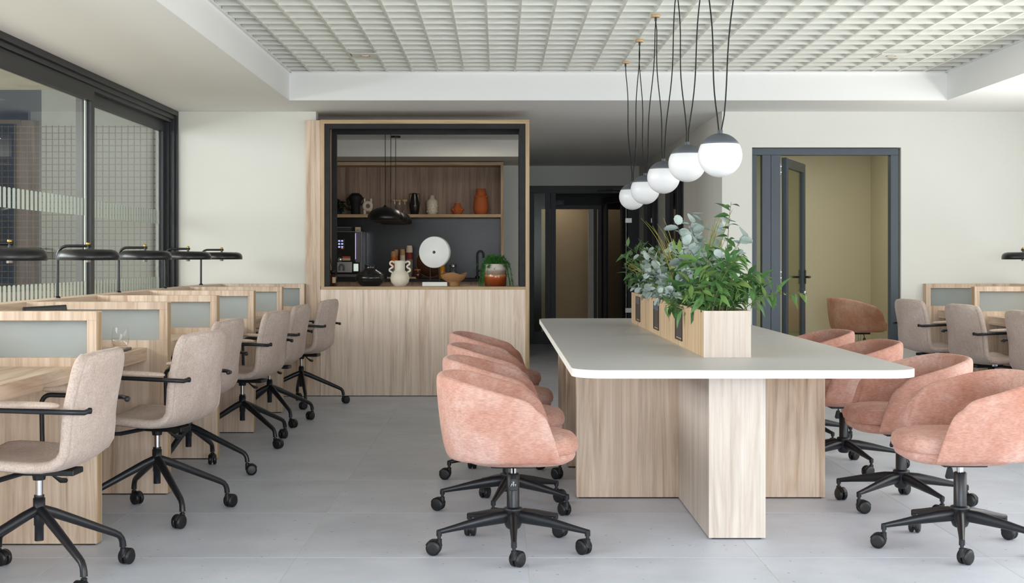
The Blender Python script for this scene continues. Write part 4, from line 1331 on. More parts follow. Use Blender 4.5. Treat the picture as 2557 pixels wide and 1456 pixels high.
# ------------------------------------------------------------------ peach tub chair
def tub_chair():
    t = thing('tub_chair', 'x', 'chair')
    # ---- shell: plan path at height fraction v, faces +x
    NU, a_el, b_el, x0 = 44, 0.226, 0.290, -0.055
    def path(v):
        k = 0.80 + 0.20 * (v ** 0.75)
        a, b = a_el * k, b_el * (0.86 + 0.14 * (v ** 0.8))
        xf = 0.172 + (0.088 - 0.172) * v
        pts = []
        nst, nel = 8, 28
        for i in range(nst):
            u = i / nst
            x = xf + (x0 - xf) * u
            pts.append((x, -(b - 0.018 * (1 - u) ** 2)))
        for i in range(nel + 1):
            th = PI * i / nel
            e = 2.0 / 2.35
            c, s_ = math.cos(th), math.sin(th)
            pts.append((x0 - a * (abs(s_) ** e), -b * math.copysign(abs(c) ** e, c)))
        for i in range(1, nst + 1):
            u = 1 - i / nst
            x = xf + (x0 - xf) * u
            pts.append((x, (b - 0.018 * (1 - u) ** 2)))
        return pts
    vs_out = [0.0, 0.05, 0.14, 0.3, 0.5, 0.7, 0.86, 0.95]
    ref = path(1.0)
    n = len(ref)
    zb = 0.385
    def top(i):
        x = ref[i][0]
        q = x + 0.235
        h = 0.732 - 0.31 * (0.5 * (q + math.sqrt(q * q + 0.0022)))
        return h
    def corner(i):
        d = min(i, n - 1 - i)
        return {0: 0.030, 1: 0.012, 2: 0.003}.get(d, 0.0)
    paths = {}
    def P(v):
        if v not in paths: paths[v] = path(v)
        return paths[v]
    def nrm(i, v):
        p = P(v); a = p[max(0, i - 1)]; b = p[min(n - 1, i + 1)]
        tx, ty = b[0] - a[0], b[1] - a[1]
        L = math.hypot(tx, ty)
        return (-ty / L, tx / L)
    rows = []
    for i in range(n):
        zt = top(i) - corner(i)
        loop = []
        th = 0.037
        for v in vs_out:
            p = P(v)[i]; nx, ny = nrm(i, v)
            inset = {0.0: 0.030, 0.05: 0.010}.get(v, 0.0)
            bulge = 0.010 * math.sin(PI * v)
            sgn = -1
            q = (p[0] + nx * (inset - bulge) * 1.0 * (-sgn) * -1 * -1, p[1] + ny * (inset - bulge))
            loop.append((p[0] - nx * (inset - bulge) * -1, p[1] - ny * (inset - bulge) * -1, zb + (zt - zb) * v))
        # rim
        p = P(1.0)[i]; nx, ny = nrm(i, 1.0)
        for f, dz in ((0.10, -0.006), (0.30, 0.0), (0.60, 0.0), (0.88, -0.007)):
            loop.append((p[0] + nx * th * f, p[1] + ny * th * f, zt + dz))
        for v in (0.90, 0.7, 0.5, 0.3, 0.12):
            p = P(v)[i]; nx, ny = nrm(i, v)
            tt = th + 0.004 * math.sin(PI * v)
            loop.append((p[0] + nx * tt, p[1] + ny * tt, zb + (zt - zb) * v))
        rows.append(loop)
    # rounded front ends
    def squeeze(loop, fx, amt):
        m_ = len(loop)
        out = []
        for j, (x, y, z) in enumerate(loop):
            j2 = m_ - 1 - j
            ox = loop[j2]
            mx, my = (x + ox[0]) / 2, (y + ox[1]) / 2
            out.append((x + (mx - x) * amt + fx, y + (my - y) * amt, z - (0.006 if z > 0.58 else 0)))
        return out
    r0, r1 = rows[0], rows[-1]
    rows = [squeeze(r0, 0.016, 0.85), squeeze(r0, 0.011, 0.38)] + rows + [squeeze(r1, 0.011, 0.38), squeeze(r1, 0.016, 0.85)]
    m = MB()
    m.grid(rows, True, True)
    L = len(rows[0])
    m.add(rows[0], [tuple(range(L))], True); m.add(rows[-1], [tuple(reversed(range(L)))], True)
    m.build('shell', 'peach_velvet', t, fix=True, sub=1)
    # ---- underside
    bot = [(x + 0.0, y) for x, y in P(0.0)]
    def se(a, b, cx_, e, n_=40):
        out = []
        for k in range(n_):
            th_ = 2 * PI * k / n_
            c, s_ = math.cos(th_), math.sin(th_)
            out.append((cx_ + a * math.copysign(abs(c) ** (2 / e), c), b * math.copysign(abs(s_) ** (2 / e), s_)))
        return out
    def pad(name, cx_, a, b, e, prof, mat):
        rows_ = []
        for sc, z in prof:
            rows_.append([(cx_ + (x - cx_) * sc, y * sc, z) for x, y in se(a, b, cx_, e)])
        mm = MB(); mm.grid(rows_, True, True)
        mm.add(rows_[0], [tuple(reversed(range(40)))], True); mm.add(rows_[-1], [tuple(range(40))], True)
        return mm.build(name, mat, t, fix=True)
    pad('seat_base', 0.022, 0.236, 0.242, 2.7, [(0.55, 0.366), (0.86, 0.372), (0.96, 0.386), (0.99, 0.402), (0.985, 0.415)], 'peach_velvet')
    pad('seat_cushion', 0.026, 0.240, 0.235, 2.7, [(0.95, 0.412), (0.99, 0.420), (1.01, 0.438), (0.985, 0.462), (0.92, 0.478), (0.75, 0.488), (0.4, 0.492), (0.05, 0.493)], 'peach_velvet')
    # back seams
    # ---- mechanism
    B('seat_plate', 'black_plastic', t, -0.09, 0.09, -0.07, 0.07, 0.345, 0.372, 0.004)
    MB().lathe([(0.0145, 0.24), (0.0145, 0.35)], (0, 0, 0), 18).build('gas_piston', 'chrome', t)
    MB().lathe([(0.026, 0.150), (0.026, 0.312), (0.022, 0.316)], (0, 0, 0), 24).build('column', 'chair_metal', t)
    MB().lathe([(0.022, 0.088), (0.030, 0.094), (0.036, 0.110), (0.036, 0.160), (0.040, 0.166), (0.038, 0.174), (0.027, 0.178)], (0, 0, 0), 28).build('hub', 'chair_metal', t)
    lv = MB().tube([(0.0, -0.06, 0.352), (0.0, -0.115, 0.345), (0.0, -0.125, 0.312)], 0.0035, 8)
    lv.build('lever_rod', 'black_metal', t)
    lv = MB().prism([(-0.012, -0.132), (0.012, -0.132), (0.017, -0.124), (-0.017, -0.124)], 0, 0)
    lp = MB()
    out = [(-0.009, 0.314), (0.009, 0.314), (0.019, 0.276), (0.015, 0.266), (-0.015, 0.266), (-0.019, 0.276)]
    vs = [(x, -0.132, z) for x, z in out] + [(x, -0.120, z) for x, z in out]
    lp.add(vs, [tuple(range(6)), tuple(reversed(range(6, 12)))] + [(k, k + 6, (k + 1) % 6 + 6, (k + 1) % 6) for k in range(6)])
    pd = lp.build('lever_paddle', 'black_plastic', t, 0.002, fix=True)
    lg = MB()
    for a, b in (((-0.004, 0.301), (0.004, 0.301)), ((0.0, 0.303), (0.0, 0.284)), ((-0.009, 0.292), (0.003, 0.297)), ((-0.010, 0.284), (-0.006, 0.293)), ((0.005, 0.291), (0.011, 0.291)), ((0.008, 0.291), (0.008, 0.285)), ((-0.003, 0.290), (0.003, 0.290))):
        lg.tube([(a[0], -0.1328, a[1]), (b[0], -0.1328, b[1])], 0.0008, 5)
    lg.build('emblem', 'logo_white', pd)
    # ---- five legs
    rr = 0.315
    for i in range(5):
        ang = -PI / 2 + i * 2 * PI / 5
        m = MB()
        st = [(0.030, 0.138, 0.019, 0.026), (0.08, 0.134, 0.0185, 0.026), (0.16, 0.122, 0.016, 0.021), (0.25, 0.106, 0.0125, 0.014), (rr - 0.004, 0.095, 0.0105, 0.0105), (rr + 0.008, 0.094, 0.009, 0.009)]
        m.tube([(r_, 0, z) for r_, z, w, h in st], [(w, h) for r_, z, w, h in st], 12)
        m.tube([(rr, 0, 0.098), (rr, 0, 0.078)], 0.0115, 12)
        m.tube([(rr, 0, 0.078), (rr, 0, 0.070)], 0.0075, 10)
        lo_ = m.build('leg', 'chair_metal', t)
        lo_.rotation_euler = (0, 0, ang)
        put_caster(lo_, rr, 0, (0.9, 2.3, -0.5, 1.4, 3.0)[i] - ang)
    return t

# ------------------------------------------------------------------ beige bucket chair with arms
def desk_chair():
    t = thing('desk_chair', 'x', 'chair')
    prof = [(0.236, 0.425), (0.228, 0.438), (0.208, 0.448), (0.17, 0.4515), (0.10, 0.449), (0.03, 0.443), (-0.04, 0.438), (-0.10, 0.438), (-0.145, 0.446), (-0.18, 0.468), (-0.202, 0.505), (-0.215, 0.550), (-0.227, 0.61), (-0.239, 0.67), (-0.252, 0.73), (-0.262, 0.775), (-0.267, 0.798), (-0.270, 0.812), (-0.272, 0.820), (-0.273, 0.826)]
    s = [0.0]
    for a, b in zip(prof[:-1], prof[1:]):
        s.append(s[-1] + math.hypot(b[0] - a[0], b[1] - a[1]))
    S = s[-1]
    NA = 12
    rows = []
    edgeL, edgeR = [], []
    for i, (x, z) in enumerate(prof):
        z += max(0.0, z - 0.5) * 0.055
        d0, d1 = s[i], S - s[i]
        w = 0.232
        if x < -0.15: w = 0.232 - 0.010 * smooth01((z - 0.5) / 0.36)
        for d, r_ in ((d0, 0.055), (d1, 0.060)):
            if d < r_: w = w - r_ + math.sqrt(max(0, r_ * r_ - (r_ - d) ** 2))
        w = max(w, 0.172)
        if z > 0.5: nz0 = 0.0
        else: nz0 = 1.0
        # surface normal for dishing
        a = prof[max(0, i - 1)]; b = prof[min(len(prof) - 1, i + 1)]
        tx, tz = b[0] - a[0], b[1] - a[1]
        L = math.hypot(tx, tz)
        nx, nz = (tz / L, -tx / L)        # towards the sitter
        if nz < 0 and x > -0.1: nx, nz = -nx, -nz
        rowp = []
        for k in range(NA + 1):
            u = -1 + 2 * k / NA
            dish = (0.016 + 0.022 * smooth01((z - 0.46) / 0.2)) * (abs(u) ** 2.2)
            rowp.append((x + nx * dish, u * w, z + nz * dish * nz0 - (0.010 * abs(u) ** 5 if i == len(prof) - 1 else 0.0)))
        rows.append(rowp)
    m = MB(); m.grid(rows, True)
    m.build('shell', 'beige_felt', t, solid=0.040, sub=2)
    loop = rows[0] + [r_[-1] for r_ in rows[1:-1]] + list(reversed(rows[-1])) + [r_[0] for r_ in reversed(rows[1:-1])]
    loop.append(loop[0])
    cen = Vector((0, 0, 0))
    outl = []
    for p in loop:
        v_ = Vector(p)
        outl.append((v_.x, v_.y * 1.0, v_.z))
    MB().tube(outl, 0.0205, 6, False).build('piping', 'beige_felt', t)
    # little woven tag
    tg = B('tag', 'tag_white', t, -0.150, -0.110, -0.253, -0.2505, 0.425, 0.437)
    B('tag_print', 'tag_blue', tg, -0.140, -0.120, -0.2535, -0.253, 0.428, 0.434)
    # arms
    for sy in (-1, 1):
        yy = sy * 0.262
        pts = [(-0.262, sy * 0.205, 0.655), (-0.258, sy * 0.235, 0.652), (-0.225, yy, 0.656), (-0.12, yy, 0.658), (0.0, yy, 0.661), (0.062, yy, 0.662)]
        pts += [(0.062 + 0.035 * math.sin(a), yy, 0.627 + 0.035 * math.cos(a)) for a in [PI / 2 * k / 5 for k in range(1, 6)]]
        pts += [(0.095, yy, 0.52), (0.093, yy, 0.43), (0.088, sy * 0.252, 0.408), (0.07, sy * 0.21, 0.404), (0.04, sy * 0.04, 0.406)]
        MB().tube(pts, 0.0095, 10, up=(0, 1, 0)).build('arm', 'chair_metal', t)
        MB().lathe([(0.001, -0.008), (0.011, -0.006), (0.012, 0.004), (0.008, 0.008)], (-0.265, sy * 0.20, 0.655), 12, 'x').build('arm_cap', 'black_plastic', t)
        rows_ = []
        for u, hw, hz in ((-0.178, 0.010, 0.004), (-0.170, 0.021, 0.009), (-0.14, 0.025, 0.013), (0.0, 0.026, 0.014), (0.062, 0.025, 0.013), (0.084, 0.020, 0.009), (0.090, 0.010, 0.004)):
            zc = 0.680 + 0.005 * (u + 0.13) / 0.28
            rows_.append([(u, yy + hw * math.cos(a), zc + hz * math.sin(a)) for a in [2 * PI * k / 12 for k in range(12)]])
        mm = MB(); mm.grid(rows_, True, True)
        mm.add(rows_[0], [tuple(range(12))]); mm.add(rows_[-1], [tuple(reversed(range(12)))])
        mm.build('arm_pad', 'beige_felt_pad', t, fix=True, sub=1)
    # mechanism
    B('seat_plate', 'black_plastic', t, -0.15, 0.07, -0.05, 0.05, 0.396, 0.418, 0.004)
    MB().lathe([(0.022, 0.374), (0.026, 0.397)], (0, 0, 0), 18).build('collar', 'black_plastic', t)
    MB().lathe([(0.0140, 0.30), (0.0140, 0.376)], (0, 0, 0), 18).build('gas_piston', 'chrome', t)
    MB().lathe([(0.0165, 0.148), (0.0165, 0.205), (0.019, 0.206), (0.019, 0.232), (0.022, 0.240), (0.022, 0.306), (0.0185, 0.307), (0.0185, 0.318)], (0, 0, 0), 22).build('column', 'chair_metal', t)
    MB().tube([(-0.02, -0.05, 0.392), (-0.03, -0.075, 0.372), (-0.045, -0.095, 0.356), (-0.05, -0.13, 0.350)], [0.005, 0.005, 0.010, 0.010], 8).build('lever', 'black_plastic', t)
    for i in range(4):
        ang = i * PI / 2
        pts = [(0.010, 0, 0.262), (0.06, 0, 0.243), (0.14, 0, 0.207), (0.26, 0, 0.152), (0.306, 0, 0.131)]
        pts += [(0.326, 0, 0.120), (0.337, 0, 0.106), (0.342, 0, 0.090), (0.344, 0, 0.072)]
        m = MB().tube(pts, [0.019, 0.019, 0.0175, 0.0150, 0.0140, 0.0130, 0.0125, 0.0130, 0.0135], 12)
        lo_ = m.build('leg', 'chair_metal', t)
        lo_.rotation_euler = (0, 0, ang)
        put_caster(lo_, 0.344, 0, (0.4, -1.2, 2.0, 3.6)[i] - ang)
    return t

def rotate_base(chair, delta):
    for ch in chair.children:
        if ch.name.startswith('leg'):
            ch.rotation_euler = (0, 0, ch.rotation_euler.z + delta)

PEACH = [
    # X, Y, chair angle, base turn, lift, label
    (0.058, 5.43, 0, 0.0, 0, 'peach velvet tub chair nearest the camera, left of the table'),
    (0.045, 6.30, 0, -13, 0, 'second peach tub chair from the camera, left of the table'),
    (0.030, 7.25, 0, 0, 0, 'third peach tub chair from the camera, left of the table'),
    (0.000, 8.38, -3, 30, 0, 'peach tub chair farthest away, left of the table'),
    (1.905, 5.46, 180, 162, 0, 'peach velvet tub chair nearest the camera, right of the table'),
    (1.945, 6.39, 180, 54, 0, 'second peach tub chair from the camera, right of the table'),
    (1.970, 7.55, 180, 49, 0, 'third peach tub chair from the camera, right of the table'),
    (1.985, 8.62, 182, 200, 0, 'peach tub chair farthest away, right of the table'),
    (3.75, 13.75, 8, 20, 0.062, 'rust-coloured tub chair inside the room behind the grey door'),
]
proto = tub_chair()
for i, (X, Y, a, bt, lift, lab) in enumerate(PEACH):
    c = copy_tree(proto)
    c.location = (X, Y, 0); c.rotation_euler = (0, 0, R(a)); c['label'] = lab
    c['group'] = 'peach tub chairs' if i < 8 else 'peach tub chairs'
    for ch in c.children:
        base = ch.name.split('.')[0]
        if base == 'leg':
            ch.rotation_euler = (0, 0, ch.rotation_euler.z + R(bt))
        elif lift and base in ('shell', 'seat_base', 'seat_cushion', 'seat_plate', 'lever_rod', 'lever_paddle'):
            ch.location.z += lift
        elif lift and base == 'gas_piston':
            ch.location.z += lift
for ch in [c for c in proto.children_recursive]: bpy.data.objects.remove(ch)
bpy.data.objects.remove(proto)

BEIGE = [
    # X, Y, chair angle, direction of one leg, label
    (-1.712, 4.92, 177, 45, 'beige felt desk chair at bottom left, nearest the camera'),
    (-1.595, 6.165, 166, 33, 'second beige desk chair in the left row, its back turned to camera'),
    (-1.729, 7.36, 172, -10, 'third beige desk chair in the left row, mostly hidden'),
    (-1.660, 8.55, 170, -43, 'fourth beige desk chair in the left row'),
    (-1.669, 9.62, 175, -55, 'fifth beige desk chair in the left row'),
    (-1.615, 10.80, 170, 14, 'farthest beige desk chair in the left row, before the hatch'),
    (3.60, 10.90, 12, 30, 'farthest beige desk chair in the right row'),
    (3.62, 9.72, 12, 55, 'second farthest beige desk chair in the right row'),
    (3.62, 8.55, 10, 20, 'beige desk chair cut off by the right picture edge'),
]
proto = desk_chair()
for X, Y, a, bt, lab in BEIGE:
    c = copy_tree(proto)
    c.location = (X, Y, 0); c.rotation_euler = (0, 0, R(a)); c['label'] = lab; c['group'] = 'beige desk chairs'
    for ch in c.children:
        if ch.name.split('.')[0] == 'leg':
            ch.rotation_euler = (0, 0, ch.rotation_euler.z + R(bt - a))
    if X < 0:
        for ch in [q for q in c.children_recursive if q.name.startswith('tag')]: bpy.data.objects.remove(ch)
for ch in [c for c in proto.children_recursive]: bpy.data.objects.remove(ch)
bpy.data.objects.remove(proto)

# ------------------------------------------------------------------ meeting table with planter
TX0_, TX1_, TY0_, TY1_, TZ = 0.300, 1.717, 5.35, 9.95, 0.745
tb = thing('meeting_table', 'long oak-panelled meeting table with pale rounded top', 'table', (0, 0, 0))
def rounded(x0, x1, y0, y1, r, front, back):
    pts = []
    if front:
        pts += arc(x0 + r, y0 + r, r, PI, 1.5 * PI, 10) + arc(x1 - r, y0 + r, r, 1.5 * PI, 2 * PI, 10)
    else:
        pts += [(x0, y0), (x1, y0)]
    if back:
        pts += arc(x1 - r, y1 - r, r, 0, PI / 2, 10) + arc(x0 + r, y1 - r, r, PI / 2, PI, 10)
    else:
        pts += [(x1, y1), (x0, y1)]
    return pts
YS = 7.70
for (a, b, f, bk) in ((TY0_, YS - 0.0012, True, False), (YS + 0.0012, TY1_, False, True)):
    poly = rounded(TX0_, TX1_, a, b, 0.13, f, bk)
    m = MB().prism(poly, TZ - 0.034, TZ - 0.0008)
    e = m.build('tabletop', 'table_edge', tb, 0.0012)
    m2 = MB().prism(rounded(TX0_ + .0015, TX1_ - .0015, a + .0015, b - .0005, 0.1285, f, bk), TZ - 0.0008, TZ)
    m2.build('laminate', 'tabletop_laminate', e)
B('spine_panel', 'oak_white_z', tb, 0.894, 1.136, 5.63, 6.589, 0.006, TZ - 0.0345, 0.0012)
for i, Y in enumerate((6.59, 7.56, 8.56)):
    B('wing_panel', 'oak_z', tb, 0.387, 1.626, Y, Y + 0.08, 0.006, TZ - 0.0345, 0.0012)
B('spine_panel', 'oak_z', tb, 0.894, 1.136, 6.671, 7.559, 0.006, TZ - 0.0345)
B('spine_panel', 'oak_z', tb, 0.894, 1.136, 7.641, 8.559, 0.006, TZ - 0.0345)
B('spine_panel', 'oak_z', tb, 0.894, 1.136, 8.641, 9.60, 0.006, TZ - 0.0345)
m = MB().box(0.91, 1.12, 5.645, 9.58, 0, 0.006)
for Y in (6.60, 7.57, 8.57): m.box(0.40, 0.91, Y, Y + 0.06, 0, 0.006).box(1.12, 1.61, Y, Y + 0.06, 0, 0.006)
m.build('plinth', 'matt_black', tb)

QX0, QX1, QY0, QY1, QZ = 0.935, 1.150, 6.03, 9.33, TZ + 0.213
pl = thing('planter_box', 'long oak planter box with power sockets on the meeting table', 'planter', (0, 0, 0))
B('side_board', 'oak_pale_z', pl, QX0, QX0 + 0.016, QY0 + 0.016, QY1, TZ, QZ, 0.001)
B('side_board', 'oak_pale_z', pl, QX1 - 0.016, QX1, QY0 + 0.016, QY1, TZ, QZ, 0.001)
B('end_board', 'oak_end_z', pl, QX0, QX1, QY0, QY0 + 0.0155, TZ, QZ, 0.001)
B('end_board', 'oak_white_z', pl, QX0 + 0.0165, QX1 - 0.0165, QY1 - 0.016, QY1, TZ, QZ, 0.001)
B('soil', 'soil', pl, QX0 + 0.0165, QX1 - 0.0165, QY0 + 0.016, QY1 - 0.0165, TZ, QZ - 0.035)
for i, px in enumerate((1594, 1639.5, 1696)):
    Y = 3300 * QX0 / (px - 1246)
    so = bpy.data.objects.new('power_socket', None); COL.objects.link(so); so.parent = pl; so.location = (QX0, Y, TZ + 0.112)
    m = MB()
    w, h_ = 0.125, 0.083
    m.box(-0.006, 0, -w, w, h_ - 0.008, h_).box(-0.006, 0, -w, w, -h_, -h_ + 0.008).box(-0.006, 0, -w, -w + 0.008, -h_ + 0.008, h_ - 0.008).box(-0.006, 0, w - 0.008, w, -h_ + 0.008, h_ - 0.008)
    m.build('socket_frame', 'socket_bronze', so)
    B('flap', 'machine_grey' if False else 'socket_bronze', so, -0.003, 0, -w + 0.009, w - 0.009, -h_ + 0.014, h_ - 0.050)
    m = MB()
    for k in range(14):
        yk = -w + 0.012 + k * 0.0168
        m.box(-0.0045, -0.001, yk, yk + 0.010, h_ - 0.048, h_ - 0.012)
    m.build('brush_strip', 'socket_brush', so)

# ------------------------------------------------------------------ plants in the planter
lm_euc = [leaf_mesh('leaf', 'round', L, L * 0.92, 'eucalyptus') for L in (0.038, 0.050, 0.066)]
lm_grn = [leaf_mesh('leaf', 'lance', L, L * 0.32, 'green_leaf', 0.3, d) for L, d in ((0.080, 0.15), (0.100, 0.3), (0.070, 0.4))]
lm_dgr = [leaf_mesh('leaf', 'lance', L, L * 0.36, 'dark_green_leaf', 0.3, d) for L, d in ((0.065, 0.15), (0.085, 0.3))]

def bezier(p0, p1, p2, n):
    return [p0.lerp(p1, i / n).lerp(p1.lerp(p2, i / n), i / n) for i in range(n + 1)]

def foliage(name, label, cat, yr, xr, nbr, meshes, stem_mat, height, lean, nleaf, seed, curve=0.4, base_side=None, opp=False, hvar=0.35, start=0.25, ybias=0.0, xbias=0.0):
    rg = random.Random(seed)
    yc = (yr[0] + yr[1]) / 2
    zb = QZ - 0.03
    t = thing(name, label, cat, (1.043, yc, zb))
    stems = MB()
    for b in range(nbr):
        root = Vector((rg.uniform(*xr) - 1.043, rg.uniform(*yr) - yc, 0.0))
        a = rg.uniform(0, 2 * PI) if base_side is None else rg.uniform(*base_side)
        ln = rg.uniform(0.3, 1.0) * lean
        H = height * rg.uniform(1 - hvar, 1.0)
        tip = root + Vector((math.cos(a) * ln + xbias, math.sin(a) * ln + ybias, H))
        mid = root + Vector((math.cos(a) * ln * 0.25, math.sin(a) * ln * 0.25, H * (0.62 + curve * 0.3)))
        pts = bezier(root, mid, tip, 8)
        stems.tube(pts, [0.0026 - 0.0016 * i / 8 for i in range(9)], 5, False)
        for k in range(nleaf):
            u = start + (1 - start) * (k + rg.random() * 0.6) / nleaf
            u = min(u, 1.0)
            p = root.lerp(mid, u).lerp(mid.lerp(tip, u), u)
            tg = ((mid.lerp(tip, u)) - (root.lerp(mid, u))).normalized()
            az = rg.uniform(0, 2 * PI)
            side = tg.orthogonal().normalized()
            side.rotate(Matrix.Rotation(az, 3, tg).to_quaternion())
            d = side + tg * rg.uniform(0.2, 0.8) + Vector((0, 0, rg.uniform(-0.45, 0.15)))
            put_leaf(rg.choice(meshes), t, aim(p, d, rg.uniform(-0.9, 0.9), rg.uniform(0.75, 1.15)))
    stems.build('stems', stem_mat, t)
    return t
IN = (QX0 + 0.03, QX1 - 0.03)
foliage('leafy_branches', 'dense green leafy branches at the near end of the planter', 'plant', (6.08, 6.55), IN, 21, lm_grn, 'stem_green', 0.35, 0.21, 14, 21, hvar=0.7, start=0.1)
foliage('drooping_branches', 'green leafy branches drooping out to the right of the planter', 'plant', (6.10, 6.40), IN, 9, lm_grn, 'stem_green', 0.20, 0.32, 15, 22, curve=1.7, base_side=(-0.5, 0.5), hvar=0.55)
foliage('spilling_branches', 'green leaves spilling over the left side of the planter', 'plant', (6.20, 7.1), IN, 14, lm_grn, 'stem_green', 0.17, 0.20, 12, 23, curve=1.7, base_side=(PI * 0.8, PI * 1.4), hvar=0.95)
foliage('eucalyptus_bush', 'silver eucalyptus bush behind the green leaves near planter front', 'plant', (6.45, 7.15), IN, 19, lm_euc[1:], 'stem_brown', 0.40, 0.17, 15, 24, hvar=0.65, start=0.15)
foliage('eucalyptus_sprigs', 'tall silver eucalyptus sprigs rising above the planter middle', 'plant', (6.5, 7.3), IN, 5, lm_euc[2:], 'stem_brown', 0.53, 0.12, 10, 25, hvar=0.15, start=0.4)
foliage('eucalyptus_bush', 'low bluish eucalyptus mass in the middle of the planter', 'plant', (7.0, 8.2), IN, 22, lm_euc[:2], 'stem_brown', 0.33, 0.20, 13, 26, hvar=0.85, start=0.08)
foliage('eucalyptus_bush', 'silver eucalyptus at the far third of the planter', 'plant', (8.0, 9.2), IN, 21, lm_euc[:2], 'stem_brown', 0.37, 0.20, 14, 27, hvar=0.8, start=0.1)
foliage('leafy_branches', 'darker green leafy branches at the far end of the planter', 'plant', (8.5, 9.25), IN, 20, lm_dgr, 'stem_green', 0.44, 0.22, 13, 28, hvar=0.8, start=0.1, xbias=-0.03)
foliage('leafy_branches', 'green leaves tucked among the eucalyptus in planter middle', 'plant', (6.9, 8.4), IN, 15, lm_dgr + lm_grn[2:], 'stem_green', 0.30, 0.19, 11, 29, hvar=0.8)
foliage('eucalyptus_bush', 'grey-blue eucalyptus leaning over the left edge of the planter', 'plant', (6.9, 8.9), IN, 20, lm_euc[:2], 'stem_brown', 0.20, 0.15, 12, 31, curve=1.2, base_side=(PI * 0.7, PI * 1.3), hvar=0.8)
foliage('tall_sprig', 'single thin leafy sprig rising highest above the planter', 'plant', (6.35, 6.42), (1.08, 1.10), 1, lm_dgr, 'stem_brown', 0.55, 0.04, 12, 30, hvar=0.02, start=0.35)

def grass(label, yc, n, H, lean, seed, side):
    rg = random.Random(seed)
    t = thing('grass_tuft', label, 'plant', (1.043, yc, QZ - 0.03))
    for i in range(n):
        a = rg.uniform(*side)
        L = H * rg.uniform(0.6, 1.0)
        ln = lean * rg.uniform(0.3, 1.0)
        root = Vector((rg.uniform(-0.03, 0.03), rg.uniform(-0.08, 0.08), 0))
        tip = root + Vector((math.cos(a) * ln, math.sin(a) * ln, L))
        mid = root + Vector((math.cos(a) * ln * 0.2, math.sin(a) * ln * 0.2, L * 0.65))
        m = MB()
        m.tube(bezier(root, mid, tip, 7), [0.0052, 0.005, 0.005, 0.0046, 0.0043, 0.0038, 0.003, 0.0014], 4, False, 0.4)
        m.build('blade', 'grass_leaf', t)
    return t
grass('upright yellow-green grass tuft at the back of the planter front', 6.75, 16, 0.54, 0.14, 41, (-0.6, 1.2))
grass('arching yellow grass tuft in the middle of the planter', 7.6, 15, 0.52, 0.30, 42, (PI * 0.6, PI * 1.3))
grass('low arching yellow grass at the far end of the planter', 8.6, 8, 0.30, 0.28, 43, (PI * 0.7, PI * 1.2))

# ------------------------------------------------------------------ globe pendants over the table
GX = 0.970
ROSE = [10.13, 9.12, 8.18, 7.20, 6.22, 5.24]
GL = [(333, 153, 9.60), (365, 170, 8.77), (411, 201, 7.79), (470, 236, 6.81), (552, 256, 5.80)]
gl_names = ['farthest globe pendant of the row over the meeting table', 'second farthest globe pendant over the meeting table', 'middle globe pendant of the row over the meeting table',
            'second nearest globe pendant over the meeting table', 'nearest and brightest globe pendant over the meeting table']
for i, Y in enumerate(ROSE):
    t = thing('ceiling_rose', ('farthest', 'second farthest', 'third farthest', 'fourth farthest', 'fifth farthest', 'nearest')[i] + ' round wooden cable rose under the ceiling grille', 'ceiling rose', (GX, Y, GRILLE - 0.020), 0, 'wooden cable roses')
    MB().lathe([(0.026, 0.002), (0.028, 0.004), (0.028, 0.018), (0.026, 0.0195)], (0, 0, 0), 24).build('disc', 'rose_wood', t)
    MB().lathe([(0.006, -0.022), (0.007, -0.020), (0.007, 0.002)], (0, 0, 0), 12).build('cable_grip', 'black_plastic', t)
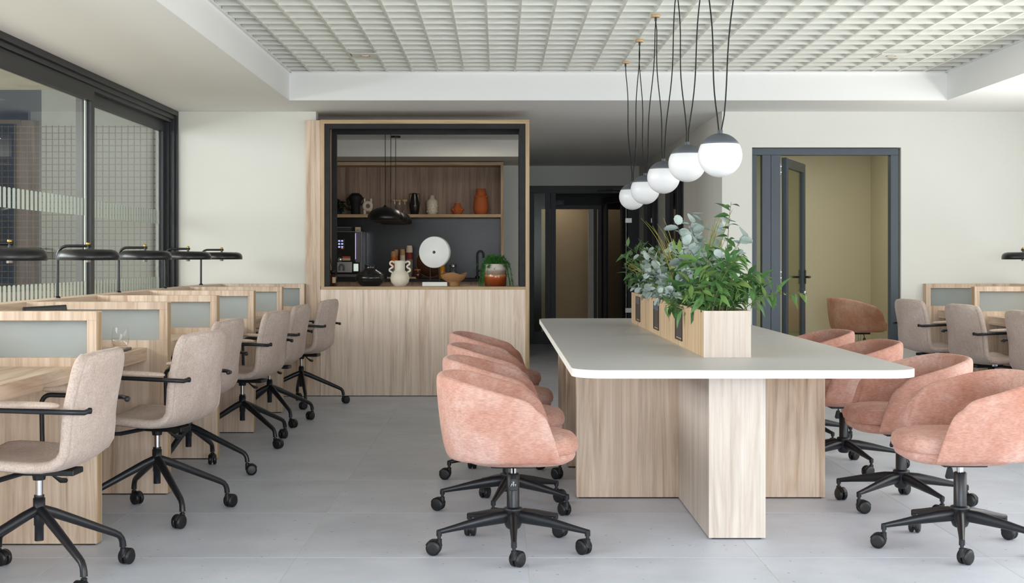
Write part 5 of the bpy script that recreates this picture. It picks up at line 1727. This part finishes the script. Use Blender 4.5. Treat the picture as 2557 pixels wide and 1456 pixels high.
for i, (dx, dy, Y) in enumerate(GL):
    X = dx * Y / 3300
    Z = EYE + dy * Y / 3300
    rad = 0.0965
    t = thing('globe_pendant', gl_names[i], 'pendant lamp', (X, Y, Z), 0, 'globe pendants over the table')
    cut = math.asin(0.50)
    prof = [(rad * math.cos(a), rad * math.sin(a)) for a in [-PI / 2 + (cut + PI / 2) * k / 18 for k in range(19)]]
    prof[0] = (0.0005, -rad)
    MB().lathe(prof, (0, 0, 0), 40, cap=(False, False)).build('globe', 'opal_glass', t)
    prof = [(rad * 1.006 * math.cos(a), rad * 1.006 * math.sin(a)) for a in [cut + (PI / 2 - cut) * k / 10 for k in range(11)]]
    prof = [(prof[0][0] - 0.004, prof[0][1])] + prof
    prof[-1] = (0.0005, rad * 1.006)
    MB().lathe(prof, (0, 0, 0), 40, cap=(False, False)).build('cap', 'globe_cap', t)
    for s in (1, -1):
        MB().lathe([(0.0065, rad * 0.98), (0.0065, rad + 0.013), (0.005, rad + 0.015)], (-0.004 * s, 0.010 * s, 0), 12).build('cable_gland', 'globe_cap', t)
    for s, rz in ((1, ROSE[i]), (-1, ROSE[i + 1])):
        p0 = Vector((-0.004 * s, 0.010 * s, rad + 0.012))
        p1 = Vector((GX - X, rz - Y, GRILLE - 0.040 - Z))
        pts = []
        n = 14
        for k in range(n + 1):
            u = k / n
            p = p0.lerp(p1, u)
            p.z -= 0.02 * math.sin(PI * u)
            p.x += 0.006 * math.sin(u * 9 + i * 2 + s)
            if 0 < k < n: pts.append(p)
            else: pts.append(p0.copy() if k == 0 else p1.copy())
        MB().tube(pts, 0.0032, 6).build('cord', 'cord_black', t)

# ------------------------------------------------------------------ unseen panel lamps added to light the back rooms
def unseen_lamp(label, loc, size, power, color):
    t = thing('unseen_panel_lamp', label, 'lamp', loc)
    B('frame', 'ceiling_paint', t, -size / 2 - .02, size / 2 + .02, -size / 2 - .02, size / 2 + .02, 0.0, 0.03)
    d = bpy.data.lights.new('lamp_light', 'AREA'); d.shape = 'SQUARE'; d.size = size; d.energy = power; d.color = color
    o = bpy.data.objects.new('lamp_light', d); COL.objects.link(o); o.parent = t; o.location = (0, 0, -0.002)
    return t
unseen_lamp('flat square ceiling lamp in the lobby beyond the corridor', (0.75, 20.35, CEIL - 0.03), 0.5, 9, (1.0, 0.88, 0.72))
unseen_lamp('added unseen lamp panel lighting the small meeting room', (3.2, 13.0, CEIL - 0.03), 0.5, 26, (1.0, 0.94, 0.78))  # added panel standing in for daylight spilling into this room
unseen_lamp('added unseen lamp panel lighting the kitchen', (-0.3, 13.6, CEIL - 0.03), 0.4, 14, (1.0, 0.90, 0.76))  # added fill for the kitchen, out of view
